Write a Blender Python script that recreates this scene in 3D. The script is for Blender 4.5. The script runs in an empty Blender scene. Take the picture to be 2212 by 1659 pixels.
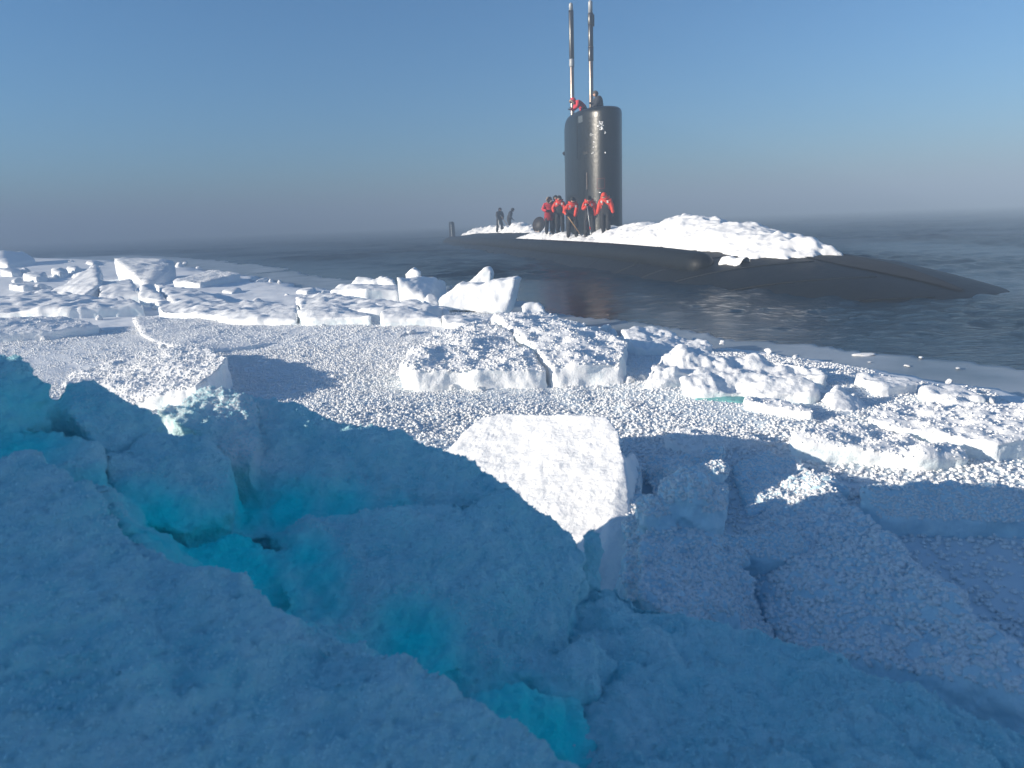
import bpy, bmesh, math, random
import numpy as np
from mathutils import Vector, Matrix, Quaternion

random.seed(7); RNG = np.random.default_rng(7)
SC = bpy.context.scene
COL = SC.collection

# ------------------------------------------------------------------ camera
CAM_H = 1.8
FOC = 1475.0                      # focal length in units of a 2212 px wide frame
W2, H2 = 2212.0, 1659.0
PITCH = math.atan((H2 / 2 - 479.0) / FOC)
ROLL = math.radians(2.2)
_f = Vector((0, math.cos(PITCH), -math.sin(PITCH)))
_u0 = Vector((0, math.sin(PITCH), math.cos(PITCH)))
_r0 = Vector((1, 0, 0))
_r = _r0 * math.cos(ROLL) - _u0 * math.sin(ROLL)
_u = _u0 * math.cos(ROLL) + _r0 * math.sin(ROLL)
cam_d = bpy.data.cameras.new('camera')
cam = bpy.data.objects.new('camera', cam_d); COL.objects.link(cam)
cam.matrix_world = Matrix(((_r.x, _u.x, -_f.x, 0), (_r.y, _u.y, -_f.y, 0), (_r.z, _u.z, -_f.z, CAM_H), (0, 0, 0, 1)))
cam_d.sensor_width = 36.0
cam_d.lens = 36.0 * FOC / W2
cam_d.clip_start = 0.05; cam_d.clip_end = 6000
cam_d.dof.use_dof = True; cam_d.dof.focus_distance = 12.0; cam_d.dof.aperture_fstop = 3.6
SC.camera = cam

# ------------------------------------------------------------------ light
SUN_AZ = math.radians(254.0)      # clockwise from +Y: from the left and a little behind
SUN_EL = math.radians(14.0)
to_sun = Vector((math.sin(SUN_AZ) * math.cos(SUN_EL), math.cos(SUN_AZ) * math.cos(SUN_EL), math.sin(SUN_EL)))
world = bpy.data.worlds.new('World'); SC.world = world; world.use_nodes = True
wn = world.node_tree.nodes; wl = world.node_tree.links
sky = wn.new('ShaderNodeTexSky'); sky.sky_type = 'NISHITA'; sky.sun_disc = False
sky.sun_elevation = SUN_EL; sky.sun_rotation = SUN_AZ
sky.air_density = 1.0; sky.dust_density = 1.0; sky.ozone_density = 6.0; sky.altitude = 0
bg = wn['Background']; bg.inputs['Strength'].default_value = 0.080
tint = wn.new('ShaderNodeMix'); tint.data_type = 'RGBA'; tint.blend_type = 'MULTIPLY'; tint.inputs['Factor'].default_value = 1.0
tint.inputs['B'].default_value = (0.80, 1.0, 1.0, 1)      # the camera's white balance, the same over the whole sky
wl.new(sky.outputs['Color'], tint.inputs['A']); wl.new(tint.outputs['Result'], bg.inputs['Color'])
sun_d = bpy.data.lights.new('sun', 'SUN'); sun_d.energy = 5.0; sun_d.angle = math.radians(0.5)
sun_d.color = (1.0, 0.89, 0.74)
sun = bpy.data.objects.new('sun', sun_d); COL.objects.link(sun)
sun.rotation_euler = to_sun.to_track_quat('Z', 'Y').to_euler()
sun.location = to_sun * 60
SC.view_settings.view_transform = 'Standard'; SC.view_settings.look = 'None'
SC.view_settings.gamma = 1.0; SC.view_settings.use_curve_mapping = False
SC.view_settings.exposure = 0.98
SC.cycles.use_denoising = True
SC.cycles.max_bounces = 10; SC.cycles.diffuse_bounces = 8; SC.cycles.glossy_bounces = 3
SC.cycles.transmission_bounces = 4; SC.cycles.volume_bounces = 1
SC.cycles.use_adaptive_sampling = True
SC.cycles.caustics_reflective = False; SC.cycles.caustics_refractive = False

# ------------------------------------------------------------------ image <-> place helpers
CAMP = Vector((0, 0, CAM_H))
def ray(px, py):
    return _f * FOC + _r * (px - W2 / 2) - _u * (py - H2 / 2)
def Z(px, py, z):                 # the point of height z seen at that pixel
    d = ray(px, py); t = (z - CAM_H) / d.z
    return CAMP + d * t
def Dp(px, py, depth):            # the point at that forward distance
    d = ray(px, py); return CAMP + d * (depth / d.y)
ICE = 0.20
def B(px, py, pyb):               # seen at (px,py), standing above the ice seen at (px,pyb)
    return Dp(px, py, Z(px, pyb, ICE).y)

# ------------------------------------------------------------------ noise (numpy)
def _hash(ix, iy, iz, s=0):
    h = (ix.astype(np.int64) * 374761393 + iy.astype(np.int64) * 668265263 + iz.astype(np.int64) * 2147483647 + s * 974634777) & 0xffffffff
    h = ((h ^ (h >> 13)) * 1274126177) & 0xffffffff
    h = (h ^ (h >> 16)) * 2246822519 & 0xffffffff
    h = h ^ (h >> 15)
    return (h & 0xffffff) / float(0xffffff)
def vnoise(p, s=0):               # value noise, -1..1
    i = np.floor(p); f = p - i; i = i.astype(np.int64)
    w = f * f * f * (f * (f * 6 - 15) + 10)
    out = np.zeros(len(p))
    for dx in (0, 1):
        wx = w[:, 0] if dx else 1 - w[:, 0]
        for dy in (0, 1):
            wy = w[:, 1] if dy else 1 - w[:, 1]
            for dz in (0, 1):
                wz = w[:, 2] if dz else 1 - w[:, 2]
                out += wx * wy * wz * _hash(i[:, 0] + dx, i[:, 1] + dy, i[:, 2] + dz, s)
    return out * 2 - 1
def fbm(p, octs=4, gain=0.5, s=0):
    o = np.zeros(len(p)); a = 1.0; q = p.copy()
    for k in range(octs):
        o += a * vnoise(q, s + k * 17); a *= gain; q = q * 2.03 + 5.3
    return o
def worley(p, s=0):               # distance to nearest feature point
    i = np.floor(p).astype(np.int64); best = np.full(len(p), 9.0)
    for dx in (-1, 0, 1):
        for dy in (-1, 0, 1):
            for dz in (-1, 0, 1):
                c = i + np.array((dx, dy, dz))
                q = np.stack([c[:, k] + _hash(c[:, 0], c[:, 1], c[:, 2], s + 3 + k) for k in range(3)], 1)
                best = np.minimum(best, ((q - p) ** 2).sum(1))
    return np.sqrt(best)
def sstep(a, b, x):
    t = np.clip((x - a) / (b - a), 0, 1); return t * t * (3 - 2 * t)

# ------------------------------------------------------------------ mesh helpers
def mesh_np(name, verts, faces, smooth=True):
    me = bpy.data.meshes.new(name)
    verts = np.asarray(verts, dtype=np.float32); faces = np.asarray(faces, dtype=np.int32)
    n = faces.shape[1]
    me.vertices.add(len(verts)); me.vertices.foreach_set('co', verts.ravel())
    me.loops.add(faces.size); me.loops.foreach_set('vertex_index', faces.ravel())
    me.polygons.add(len(faces)); me.polygons.foreach_set('loop_start', np.arange(0, faces.size, n, dtype=np.int32))
    me.polygons.foreach_set('use_smooth', np.full(len(faces), smooth))
    me.update(calc_edges=True); me.validate()
    return me
def link(name, me, mat=None, parent=None):
    o = bpy.data.objects.new(name, me); COL.objects.link(o)
    if mat is not None and me is not None:
        if not me.materials: me.materials.append(mat)
    if parent is not None: o.parent = parent
    return o
def tag(o, label=None, cat=None, group=None, kind=None):
    if label: o['label'] = label
    if cat: o['category'] = cat
    if group: o['group'] = group
    if kind: o['kind'] = kind
    return o
def empty(name, loc, rz=0, parent=None):
    o = bpy.data.objects.new(name, None); COL.objects.link(o); o.location = loc; o.rotation_euler = (0, 0, rz)
    o.empty_display_size = 0.3
    if parent is not None: o.parent = parent
    return o
def verts_of(me):
    v = np.empty(len(me.vertices) * 3, dtype=np.float32); me.vertices.foreach_get('co', v); return v.reshape(-1, 3).astype(np.float64)
def normals_of(me):
    v = np.empty(len(me.vertices) * 3, dtype=np.float32); me.vertices.foreach_get('normal', v); return v.reshape(-1, 3).astype(np.float64)
def set_verts(me, v):
    me.vertices.foreach_set('co', np.asarray(v, dtype=np.float32).ravel()); me.update()
def float_attr(me, name, vals):
    a = me.attributes.new(name, 'FLOAT', 'POINT'); a.data.foreach_set('value', np.asarray(vals, dtype=np.float32))
def evaluated(me, mods, name):
    o = bpy.data.objects.new('work', me); COL.objects.link(o)
    for typ, props in mods:
        m = o.modifiers.new('m', typ)
        for k, v in props.items(): setattr(m, k, v)
    dg = bpy.context.evaluated_depsgraph_get(); dg.update()
    out = bpy.data.meshes.new_from_object(o.evaluated_get(dg)); out.name = name
    bpy.data.objects.remove(o)
    return out
def bm_mesh(bm, name, smooth=True):
    me = bpy.data.meshes.new(name); bm.normal_update()
    if smooth:
        for f in bm.faces: f.smooth = True
    bm.to_mesh(me); bm.free(); return me
def tube(bm, pts, radii, seg=14, caps=True, rmat=None):
    pts = [Vector(p) for p in pts]; rings = []
    for i, p in enumerate(pts):
        a = pts[max(i - 1, 0)]; b = pts[min(i + 1, len(pts) - 1)]
        t = (b - a).normalized()
        up = Vector((0, 0, 1)) if abs(t.z) < 0.9 else Vector((1, 0, 0))
        x = t.cross(up).normalized(); y = x.cross(t)
        r = radii[i] if hasattr(radii, '__len__') else radii
        rings.append([bm.verts.new(p + (x * math.cos(k * 2 * math.pi / seg) + y * math.sin(k * 2 * math.pi / seg)) * r) for k in range(seg)])
    for a, b in zip(rings, rings[1:]):
        for k in range(seg):
            bm.faces.new((a[k], a[(k + 1) % seg], b[(k + 1) % seg], b[k]))
    if caps:
        bm.faces.new(rings[0][::-1]); bm.faces.new(rings[-1])
    return bm
def box(bm, size, mat=Matrix()):
    r = bmesh.ops.create_cube(bm, size=1.0, matrix=mat @ Matrix.Diagonal((*size, 1)))
    return r['verts']

# ------------------------------------------------------------------ materials
def new_mat(name):
    m = bpy.data.materials.new(name); m.use_nodes = True
    nt = m.node_tree; p = nt.nodes['Principled BSDF']
    return m, nt, p
def simple(name, col, rough=0.6, metal=0.0, noise=0.12, scale=8.0, bump=0.0, bscale=30.0, bdist=0.01, spec=None):
    m, nt, p = new_mat(name)
    tc = nt.nodes.new('ShaderNodeTexCoord')
    n = nt.nodes.new('ShaderNodeTexNoise'); n.inputs['Scale'].default_value = scale; n.inputs['Detail'].default_value = 5
    nt.links.new(tc.outputs['Object'], n.inputs['Vector'])
    r = nt.nodes.new('ShaderNodeValToRGB')
    r.color_ramp.elements[0].position = 0.3; r.color_ramp.elements[1].position = 0.7
    r.color_ramp.elements[0].color = (*[max(0, c * (1 - noise)) for c in col], 1)
    r.color_ramp.elements[1].color = (*[min(1, c * (1 + noise)) for c in col], 1)
    nt.links.new(n.outputs['Fac'], r.inputs['Fac']); nt.links.new(r.outputs['Color'], p.inputs['Base Color'])
    p.inputs['Roughness'].default_value = rough; p.inputs['Metallic'].default_value = metal
    if spec is not None: p.inputs['Specular IOR Level'].default_value = spec
    if bump:
        n2 = nt.nodes.new('ShaderNodeTexNoise'); n2.inputs['Scale'].default_value = bscale; n2.inputs['Detail'].default_value = 6
        nt.links.new(tc.outputs['Object'], n2.inputs['Vector'])
        b = nt.nodes.new('ShaderNodeBump'); b.inputs['Strength'].default_value = bump; b.inputs['Distance'].default_value = bdist
        nt.links.new(n2.outputs['Fac'], b.inputs['Height']); nt.links.new(b.outputs['Normal'], p.inputs['Normal'])
    return m
def snow_mat(name, snow, ice, bscale=45, bstr=0.5, bdist=0.02, sss=0.0, snow2=None):
    """snow crust with bare compact ice, and painted glow on the near ridge, where the mesh attribute 'bare' is high"""
    m, nt, p = new_mat(name); N = nt.nodes.new; L = nt.links.new
    tc = N('ShaderNodeTexCoord')
    n = N('ShaderNodeTexNoise'); n.inputs['Scale'].default_value = 3.5; n.inputs['Detail'].default_value = 7; n.inputs['Roughness'].default_value = 0.6
    L(tc.outputs['Object'], n.inputs['Vector'])
    at = N('ShaderNodeAttribute'); at.attribute_name = 'bare'
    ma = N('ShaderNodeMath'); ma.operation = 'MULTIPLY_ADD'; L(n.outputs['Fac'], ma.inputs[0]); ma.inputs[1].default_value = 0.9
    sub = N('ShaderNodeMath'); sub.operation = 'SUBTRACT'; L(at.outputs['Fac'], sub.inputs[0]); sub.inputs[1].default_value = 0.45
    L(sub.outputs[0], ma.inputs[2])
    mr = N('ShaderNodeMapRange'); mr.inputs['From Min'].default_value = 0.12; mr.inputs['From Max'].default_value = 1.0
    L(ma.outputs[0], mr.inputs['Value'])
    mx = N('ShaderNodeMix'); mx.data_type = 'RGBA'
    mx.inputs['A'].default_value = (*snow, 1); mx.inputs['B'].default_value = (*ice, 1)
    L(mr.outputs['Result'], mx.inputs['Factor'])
    aw = N('ShaderNodeAttribute'); aw.attribute_name = 'white'
    mw = N('ShaderNodeMix'); mw.data_type = 'RGBA'; mw.inputs['A'].default_value = (*snow, 1); mw.inputs['B'].default_value = (0.84, 0.88, 0.90, 1)
    if snow2:
        nm = N('ShaderNodeTexNoise'); nm.inputs['Scale'].default_value = 7.0; nm.inputs['Detail'].default_value = 8; nm.inputs['Roughness'].default_value = 0.62; nm.inputs['Distortion'].default_value = 0.4
        L(tc.outputs['Object'], nm.inputs['Vector'])
        cm = N('ShaderNodeValToRGB'); cm.color_ramp.elements[0].position = 0.36; cm.color_ramp.elements[1].position = 0.66
        cm.color_ramp.elements[0].color = (*snow, 1); cm.color_ramp.elements[1].color = (*snow2, 1)
        L(nm.outputs['Fac'], cm.inputs['Fac']); L(cm.outputs['Color'], mw.inputs['A'])
    L(aw.outputs['Fac'], mw.inputs['Factor']); L(mw.outputs['Result'], mx.inputs['A'])
    L(mx.outputs['Result'], p.inputs['Base Color'])
    p.inputs['Roughness'].default_value = 0.65; p.inputs['Specular IOR Level'].default_value = 0.25
    if sss:
        p.inputs['Subsurface Weight'].default_value = sss
        p.inputs['Subsurface Radius'].default_value = (0.25, 0.8, 1.0); p.inputs['Subsurface Scale'].default_value = 0.08
    n2 = N('ShaderNodeTexNoise'); n2.inputs['Scale'].default_value = bscale; n2.inputs['Detail'].default_value = 6; n2.inputs['Roughness'].default_value = 0.65
    L(tc.outputs['Object'], n2.inputs['Vector'])
    b = N('ShaderNodeBump'); b.inputs['Strength'].default_value = bstr; b.inputs['Distance'].default_value = bdist
    L(n2.outputs['Fac'], b.inputs['Height']); L(b.outputs['Normal'], p.inputs['Normal'])
    return m
M_SNOW = snow_mat('snow_crust', (0.86, 0.87, 0.88), (0.58, 0.80, 0.84))
M_NEAR = snow_mat('near_ice_crust', (0.33, 0.74, 0.82), (0.010, 0.92, 0.92), bscale=95, bstr=0.8, bdist=0.014, snow2=(0.60, 0.88, 0.92))  # second colour also paints the glow through the ridge ice
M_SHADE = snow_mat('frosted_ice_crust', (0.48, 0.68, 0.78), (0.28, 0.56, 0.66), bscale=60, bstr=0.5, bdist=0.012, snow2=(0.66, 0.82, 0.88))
M_BARE = snow_mat('bare_blue_ice', (0.010, 0.30, 0.52), (0.03, 0.72, 0.82), bscale=14, bstr=0.35, bdist=0.02)
M_GREEN = snow_mat('pale_green_ice', (0.20, 0.48, 0.48), (0.30, 0.60, 0.58), bscale=20, bstr=0.3, bdist=0.02)
M_FLOE = snow_mat('floe_ice', (0.84, 0.86, 0.88), (0.66, 0.74, 0.79), bscale=40, bstr=0.4, bdist=0.012)
M_FROST = simple('frost_crystals', (0.90, 0.91, 0.92), rough=0.7, noise=0.03, scale=20, spec=0.2)
M_DECKSNOW = simple('deck_snow', (0.88, 0.88, 0.88), rough=0.65, noise=0.04, scale=4, bump=0.4, bscale=5, bdist=0.06, spec=0.25)

# ------------------------------------------------------------------ the ice edge (plan outline)
edge_px = [(-300, 541), (60, 543), (230, 562), (380, 572), (520, 590), (620, 610), (700, 621), (1000, 652), (1110, 668),
           (1190, 688), (1350, 715), (1450, 728), (1600, 744), (1800, 776), (2000, 812), (2212, 850), (2500, 905), (3000, 1020), (3600, 1180)]
thin_px = [(-300, 536), (60, 538), (300, 551), (420, 558), (560, 572), (700, 596), (860, 612), (1000, 628), (1110, 652),
           (1190, 676), (1330, 694), (1480, 711), (1640, 729), (1760, 742), (1900, 758), (2050, 774), (2212, 792), (2500, 835), (3000, 930), (3600, 1080)]
def plan_poly(pxs, z):
    P = [(Z(x, y, z).x, Z(x, y, z).y) for x, y in pxs]
    P = [p if p[1] < 70 else (p[0] * 70 / p[1], 70) for p in P]
    return np.array([(-160.0, 90.0)] + P + [(60.0, -8.0), (60.0, -60.0), (-160.0, -60.0)])
EDGE = plan_poly(edge_px, 0.12); THIN = plan_poly(thin_px, 0.02)
def sdist(P, poly):               # signed distance, positive inside
    n = len(poly); d = np.full(len(P), 1e9); inside = np.zeros(len(P), bool)
    for i in range(n):
        a = poly[i]; b = poly[(i + 1) % n]; e = b - a; w = P - a
        t = np.clip((w @ e) / (e @ e), 0, 1)
        d = np.minimum(d, np.hypot(*(w - t[:, None] * e).T))
        c = ((a[1] > P[:, 1]) != (b[1] > P[:, 1])) & (P[:, 0] < (b[0] - a[0]) * (P[:, 1] - a[1]) / (b[1] - a[1] + 1e-12) + a[0])
        inside ^= c
    return np.where(inside, d, -d)
def polar(r0, r1, rows, half, cols, coarse=26, radii=None):
    r = np.geomspace(r0, r1, rows) if radii is None else radii
    fine = np.linspace(-half, half, cols)
    rest = np.linspace(half, 2 * math.pi - half, coarse + 2)[1:-1]
    a = np.concatenate([fine, rest])
    R, A = np.meshgrid(r, a, indexing='ij')
    X = R * np.sin(A); Y = R * np.cos(A)
    n = len(a); m = len(r)
    i, j = np.meshgrid(np.arange(m - 1), np.arange(n), indexing='ij'); j2 = (j + 1) % n
    F = np.stack([i * n + j, i * n + j2, (i + 1) * n + j2, (i + 1) * n + j], -1).reshape(-1, 4)[:, ::-1]
    return X.ravel(), Y.ravel(), F
def ground_z(X, Y):
    P = np.stack([X, Y], 1)
    q = np.stack([X, Y, np.zeros_like(X)], 1)
    d = sdist(P, EDGE) + 0.22 * fbm(q * 1.1, 4, 0.55, 3) * np.clip(Y / 10, 0.35, 1.6)
    z = ICE + 0.035 * fbm(q * 0.55, 3, 0.5, 11) + 0.010 * fbm(q * 5, 3, 0.5, 12)
    z -= 0.10 * (1 - sstep(0.0, 1.2, d))
    z = np.where(d > 0, z, z * 0 + 0.05)
    k = sstep(-0.04, 0.07, d)
    return z * k + (-0.25) * (1 - k), d

# ---- sea ice floe
X, Y, F = polar(0.25, 150, 600, 0.80, 380)
Zg, dg_ = ground_z(X, Y)
keep = (dg_[F] > -0.6).any(1) & (np.hypot(X, Y)[F] < 110).all(1)
q = np.stack([X, Y, Zg], 1)
fl = F[keep]; used = np.unique(fl); remap = np.zeros(len(X), np.int64); remap[used] = np.arange(len(used))
floe = link('sea_ice', mesh_np('sea_ice', np.stack([X, Y, Zg], 1)[used], remap[fl]), M_FLOE)
tag(floe, kind='structure')
float_attr(floe.data, 'bare', 1.0 * sstep(9, 5.5, np.hypot(X, Y)[used]))
# central cap beneath the camera
bm = bmesh.new(); bmesh.ops.create_circle(bm, cap_ends=True, segments=24, radius=0.35)
for v in bm.verts: v.co.z = ICE - 0.02
cap = link('sea_ice', bm_mesh(bm, 'sea_ice_cap'), M_SNOW); tag(cap, kind='structure')

# ---- thin new ice along the lead
X, Y, F = polar(2.5, 150, 320, 0.80, 300)
P2 = np.stack([X, Y], 1); q = np.stack([X, Y, X * 0], 1)
dt = sdist(P2, THIN) + 0.25 * fbm(q * 0.6, 4, 0.55, 31) * np.clip(Y / 9, 0.3, 2.0)
Zt = np.where(dt > 0, 0.016 + 0.006 * fbm(q * 0.9, 3, 0.5, 33) + 0.012 * np.exp(-(np.maximum(dt, 0) / 0.10) ** 2), 0.0)
k = sstep(-0.05, 0.02, dt); Zt = Zt * k - 0.06 * (1 - k)
din = sdist(P2, EDGE)
keep = (dt[F] > -0.4).any(1) & (din[F] < 2.0).any(1) & (Y[F] > 1.0).all(1)
fl = F[keep]; used = np.unique(fl); remap = np.zeros(len(X), np.int64); remap[used] = np.arange(len(used))
m, nt, p = new_mat('new_grey_ice'); N = nt.nodes.new; L = nt.links.new
tc = N('ShaderNodeTexCoord'); n = N('ShaderNodeTexNoise'); n.inputs['Scale'].default_value = 0.9; n.inputs['Detail'].default_value = 8
L(tc.outputs['Object'], n.inputs['Vector']); cr = N('ShaderNodeValToRGB'); L(n.outputs['Fac'], cr.inputs['Fac'])
cr.color_ramp.elements[0].position = 0.35; cr.color_ramp.elements[0].color = (0.20, 0.25, 0.29, 1)
cr.color_ramp.elements[1].position = 0.72; cr.color_ramp.elements[1].color = (0.42, 0.46, 0.50, 1)
L(cr.outputs['Color'], p.inputs['Base Color']); p.inputs['Roughness'].default_value = 0.38
n2 = N('ShaderNodeTexNoise'); n2.inputs['Scale'].default_value = 25; n2.inputs['Detail'].default_value = 5; L(tc.outputs['Object'], n2.inputs['Vector'])
b = N('ShaderNodeBump'); b.inputs['Strength'].default_value = 0.35; b.inputs['Distance'].default_value = 0.01
L(n2.outputs['Fac'], b.inputs['Height']); L(b.outputs['Normal'], p.inputs['Normal'])
thin = link('thin_ice', mesh_np('thin_ice', np.stack([X, Y, Zt], 1)[used], remap[fl]), m)
tag(thin, kind='structure')

# ---- water
X, Y, F = polar(1.2, 1400, 760, 0.80, 340, radii=np.concatenate([np.geomspace(1.2, 5, 24)[:-1], np.geomspace(5, 110, 540)[:-1], np.geomspace(110, 1400, 40)]))
P2 = np.stack([X, Y], 1); R = np.hypot(X, Y)
lee = 0.22 + 0.78 * sstep(0.3, 6.0, -sdist(P2, THIN))
_ax = (X - 4.18) * math.cos(math.radians(13.2)) + (Y - 35) * math.sin(math.radians(13.2)); _al = (X - 4.18) * math.sin(math.radians(13.2)) - (Y - 35) * math.cos(math.radians(13.2))
lee = lee * (1 - 0.45 * np.exp(-(np.maximum(np.abs(_ax) - 2.5, 0) / 2.2) ** 2) * sstep(-60, -45, _al) * sstep(27, 22, _al))
Zw = np.zeros_like(X); wr = np.random.default_rng(3)
for k in range(46):
    lam = 0.22 * 1.085 ** k
    ang = math.radians(-62) + wr.normal(0, 0.55)
    kx, ky = math.cos(ang) * 2 * math.pi / lam, math.sin(ang) * 2 * math.pi / lam
    fade = np.clip(lam / (R * 0.0054 * 3.0) - 0.6, 0, 1)
    Zw += fade * 0.021 * min(lam, 1.3) ** 0.78 * np.sin(kx * X + ky * Y + wr.uniform(0, 6.28)) / 1.6
mod = 0.65 + 0.5 * vnoise(np.stack([X * 0.16, Y * 0.16, X * 0], 1), 77)
Zw = Zw * lee * np.clip(mod, 0.15, 1.3)
m, nt, p = new_mat('cold_sea_water'); N = nt.nodes.new; L = nt.links.new
p.inputs['Base Color'].default_value = (0.004, 0.018, 0.032, 1); p.inputs['IOR'].default_value = 1.33; p.inputs['Specular IOR Level'].default_value = 0.32
tc = N('ShaderNodeTexCoord'); mp = N('ShaderNodeMapping'); mp.inputs['Scale'].default_value = (1.0, 2.2, 1.0); mp.inputs['Rotation'].default_value = (0, 0, 0.25)
L(tc.outputs['Object'], mp.inputs['Vector'])
n1 = N('ShaderNodeTexNoise'); n1.inputs['Scale'].default_value = 2.6; n1.inputs['Detail'].default_value = 7; n1.inputs['Roughness'].default_value = 0.58; n1.inputs['Distortion'].default_value = 0.6
L(mp.outputs['Vector'], n1.inputs['Vector'])
at = N('ShaderNodeAttribute'); at.attribute_name = 'chop'
ro = N('ShaderNodeAttribute'); ro.attribute_name = 'gloss'; L(ro.outputs['Fac'], p.inputs['Roughness'])
b = N('ShaderNodeBump'); b.inputs['Distance'].default_value = 0.30
L(at.outputs['Fac'], b.inputs['Strength']); L(n1.outputs['Fac'], b.inputs['Height']); L(b.outputs['Normal'], p.inputs['Normal'])
water = link('water', mesh_np('water', np.stack([X, Y, Zw], 1), F), m)
float_attr(water.data, 'chop', 1.0 * lee * np.clip(mod, 0.3, 1.1))
float_attr(water.data, 'gloss', np.clip(0.05 + 0.0045 * R, 0.06, 0.30))   # ripples too fine to model roughen the far water
tag(water, kind='structure')

# ------------------------------------------------------------------ the submarine
S0 = Vector((4.18, 35.0, 0.0)); HEAD = math.radians(13.2)
SUBROT = math.atan2(-math.cos(HEAD), math.sin(HEAD))
sub = empty('submarine', S0, SUBROT)
tag(sub, 'black surfaced submarine with tall sail and two masts lying in the lead', 'submarine')
SUBM = Matrix.Translation(S0) @ Matrix.Rotation(SUBROT, 4, 'Z')
def sl(x, y, z=0): return SUBM @ Vector((x, y, z))       # sub local (x forward, y port) -> place

def paint(name, col, rough, bump=0.25, bscale=18, stretch=(1, 1, 1)):
    m, nt, p = new_mat(name); N = nt.nodes.new; L = nt.links.new
    tc = N('ShaderNodeTexCoord')
    n = N('ShaderNodeTexNoise'); n.inputs['Scale'].default_value = 2.2; n.inputs['Detail'].default_value = 9; n.inputs['Roughness'].default_value = 0.65
    mp = N('ShaderNodeMapping'); mp.inputs['Scale'].default_value = stretch; L(tc.outputs['Object'], mp.inputs['Vector']); L(mp.outputs['Vector'], n.inputs['Vector'])
    cr = N('ShaderNodeValToRGB'); L(n.outputs['Fac'], cr.inputs['Fac'])
    cr.color_ramp.elements[0].position = 0.35; cr.color_ramp.elements[0].color = (*[c * 0.7 for c in col], 1)
    cr.color_ramp.elements[1].position = 0.75; cr.color_ramp.elements[1].color = (*[c * 1.5 for c in col], 1)
    L(cr.outputs['Color'], p.inputs['Base Color']); p.inputs['Specular IOR Level'].default_value = 0.2
    if 'sail' in name: p.inputs['Specular IOR Level'].default_value = 0.36
    mr = N('ShaderNodeMapRange'); L(n.outputs['Fac'], mr.inputs['Value']); mr.inputs['To Min'].default_value = rough - 0.1; mr.inputs['To Max'].default_value = rough + 0.14
    L(mr.outputs['Result'], p.inputs['Roughness'])
    n2 = N('ShaderNodeTexNoise'); n2.inputs['Scale'].default_value = bscale; n2.inputs['Detail'].default_value = 6
    L(tc.outputs['Object'], n2.inputs['Vector'])
    b = N('ShaderNodeBump'); b.inputs['Strength'].default_value = bump; b.inputs['Distance'].default_value = 0.02
    L(n2.outputs['Fac'], b.inputs['Height']); L(b.outputs['Normal'], p.inputs['Normal'])
    return m
M_HULL = paint('hull_rubber', (0.008, 0.010, 0.012), 0.50, bump=0.35, bscale=7)
M_SAIL = paint('sail_paint', (0.007, 0.008, 0.0075), 0.30, bump=0.3, bscale=9, stretch=(3, 3, .35))
M_DECK = simple('nonskid_deck', (0.010, 0.010, 0.011), rough=0.8, bump=0.3, bscale=60)
M_STEEL = simple('mast_steel', (0.26, 0.21, 0.18), rough=0.36, metal=0.85, noise=0.2, scale=5)
M_MASTBLK = simple('mast_black', (0.018, 0.018, 0.02), rough=0.3, noise=0.2)
M_GREYM = simple('mast_grey', (0.30, 0.31, 0.32), rough=0.45)

LX = np.array([-62, -56, -50, -44, -40, -35, -28, -15, 0, 8, 12.7, 15.6, 17.9, 19.7, 21.1, 22.2, 23.4, 25.3, 26.9, 27.7])
LT = np.array([-4.5, -2.6, -1.1, -0.1, .32, .68, .92, 1.05, 1.08, 1.02, .90, .78, .64, .46, .24, .03, -.28, -1.0, -2.0, -3.4])
LA = np.array([1.4, 2.6, 3.5, 4.0, 4.2, 4.3, 4.3, 4.3, 4.35, 4.6, 5.0, 5.3, 5.4, 5.3, 5.1, 4.8, 4.3, 3.2, 2.0, 0.6])
LB = np.array([0.8, 1.6, 2.5, 3.1, 3.4, 3.6, 3.6, 3.6, 3.6, 3.6, 3.6, 3.6, 3.6, 3.6, 3.6, 3.6, 3.5, 2.9, 2.0, 0.6])
def _sm(x, xs, ys):
    x = np.asarray(x, float); return (np.interp(x - .9, xs, ys) + 2 * np.interp(x, xs, ys) + np.interp(x + .9, xs, ys)) / 4
def hull_top(x): return _sm(x, LX, LT)
def hull_z(x, y):                  # height of the hull surface
    a = _sm(x, LX, LA); b_ = _sm(x, LX, LB); t = hull_top(x)
    return t - b_ + b_ * np.sqrt(np.clip(1 - (np.asarray(y) / a) ** 2, 0, 1))
xs = np.concatenate([np.linspace(-62, -20, 60), np.linspace(-19.6, 27.7, 150)])
th = np.linspace(0, 2 * math.pi, 97)[:-1]
XX, TT = np.meshgrid(xs, th, indexing='ij')
a = _sm(XX, LX, LA); b_ = _sm(XX, LX, LB); t_ = hull_top(XX)
VV = np.stack([XX, a * np.sin(TT), t_ - b_ + b_ * np.cos(TT)], -1).reshape(-1, 3)
VV[:, 2] += 0.010 * fbm(VV * np.array((.5, .7, .7)), 3, .5, 5)
ii, jj = np.meshgrid(np.arange(len(xs) - 1), np.arange(96), indexing='ij'); j2 = (jj + 1) % 96
HF = np.stack([ii * 96 + jj, (ii + 1) * 96 + jj, (ii + 1) * 96 + j2, ii * 96 + j2], -1).reshape(-1, 4)
hull = link('hull', mesh_np('hull', VV, HF[:, ::-1]), M_HULL, sub)
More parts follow.
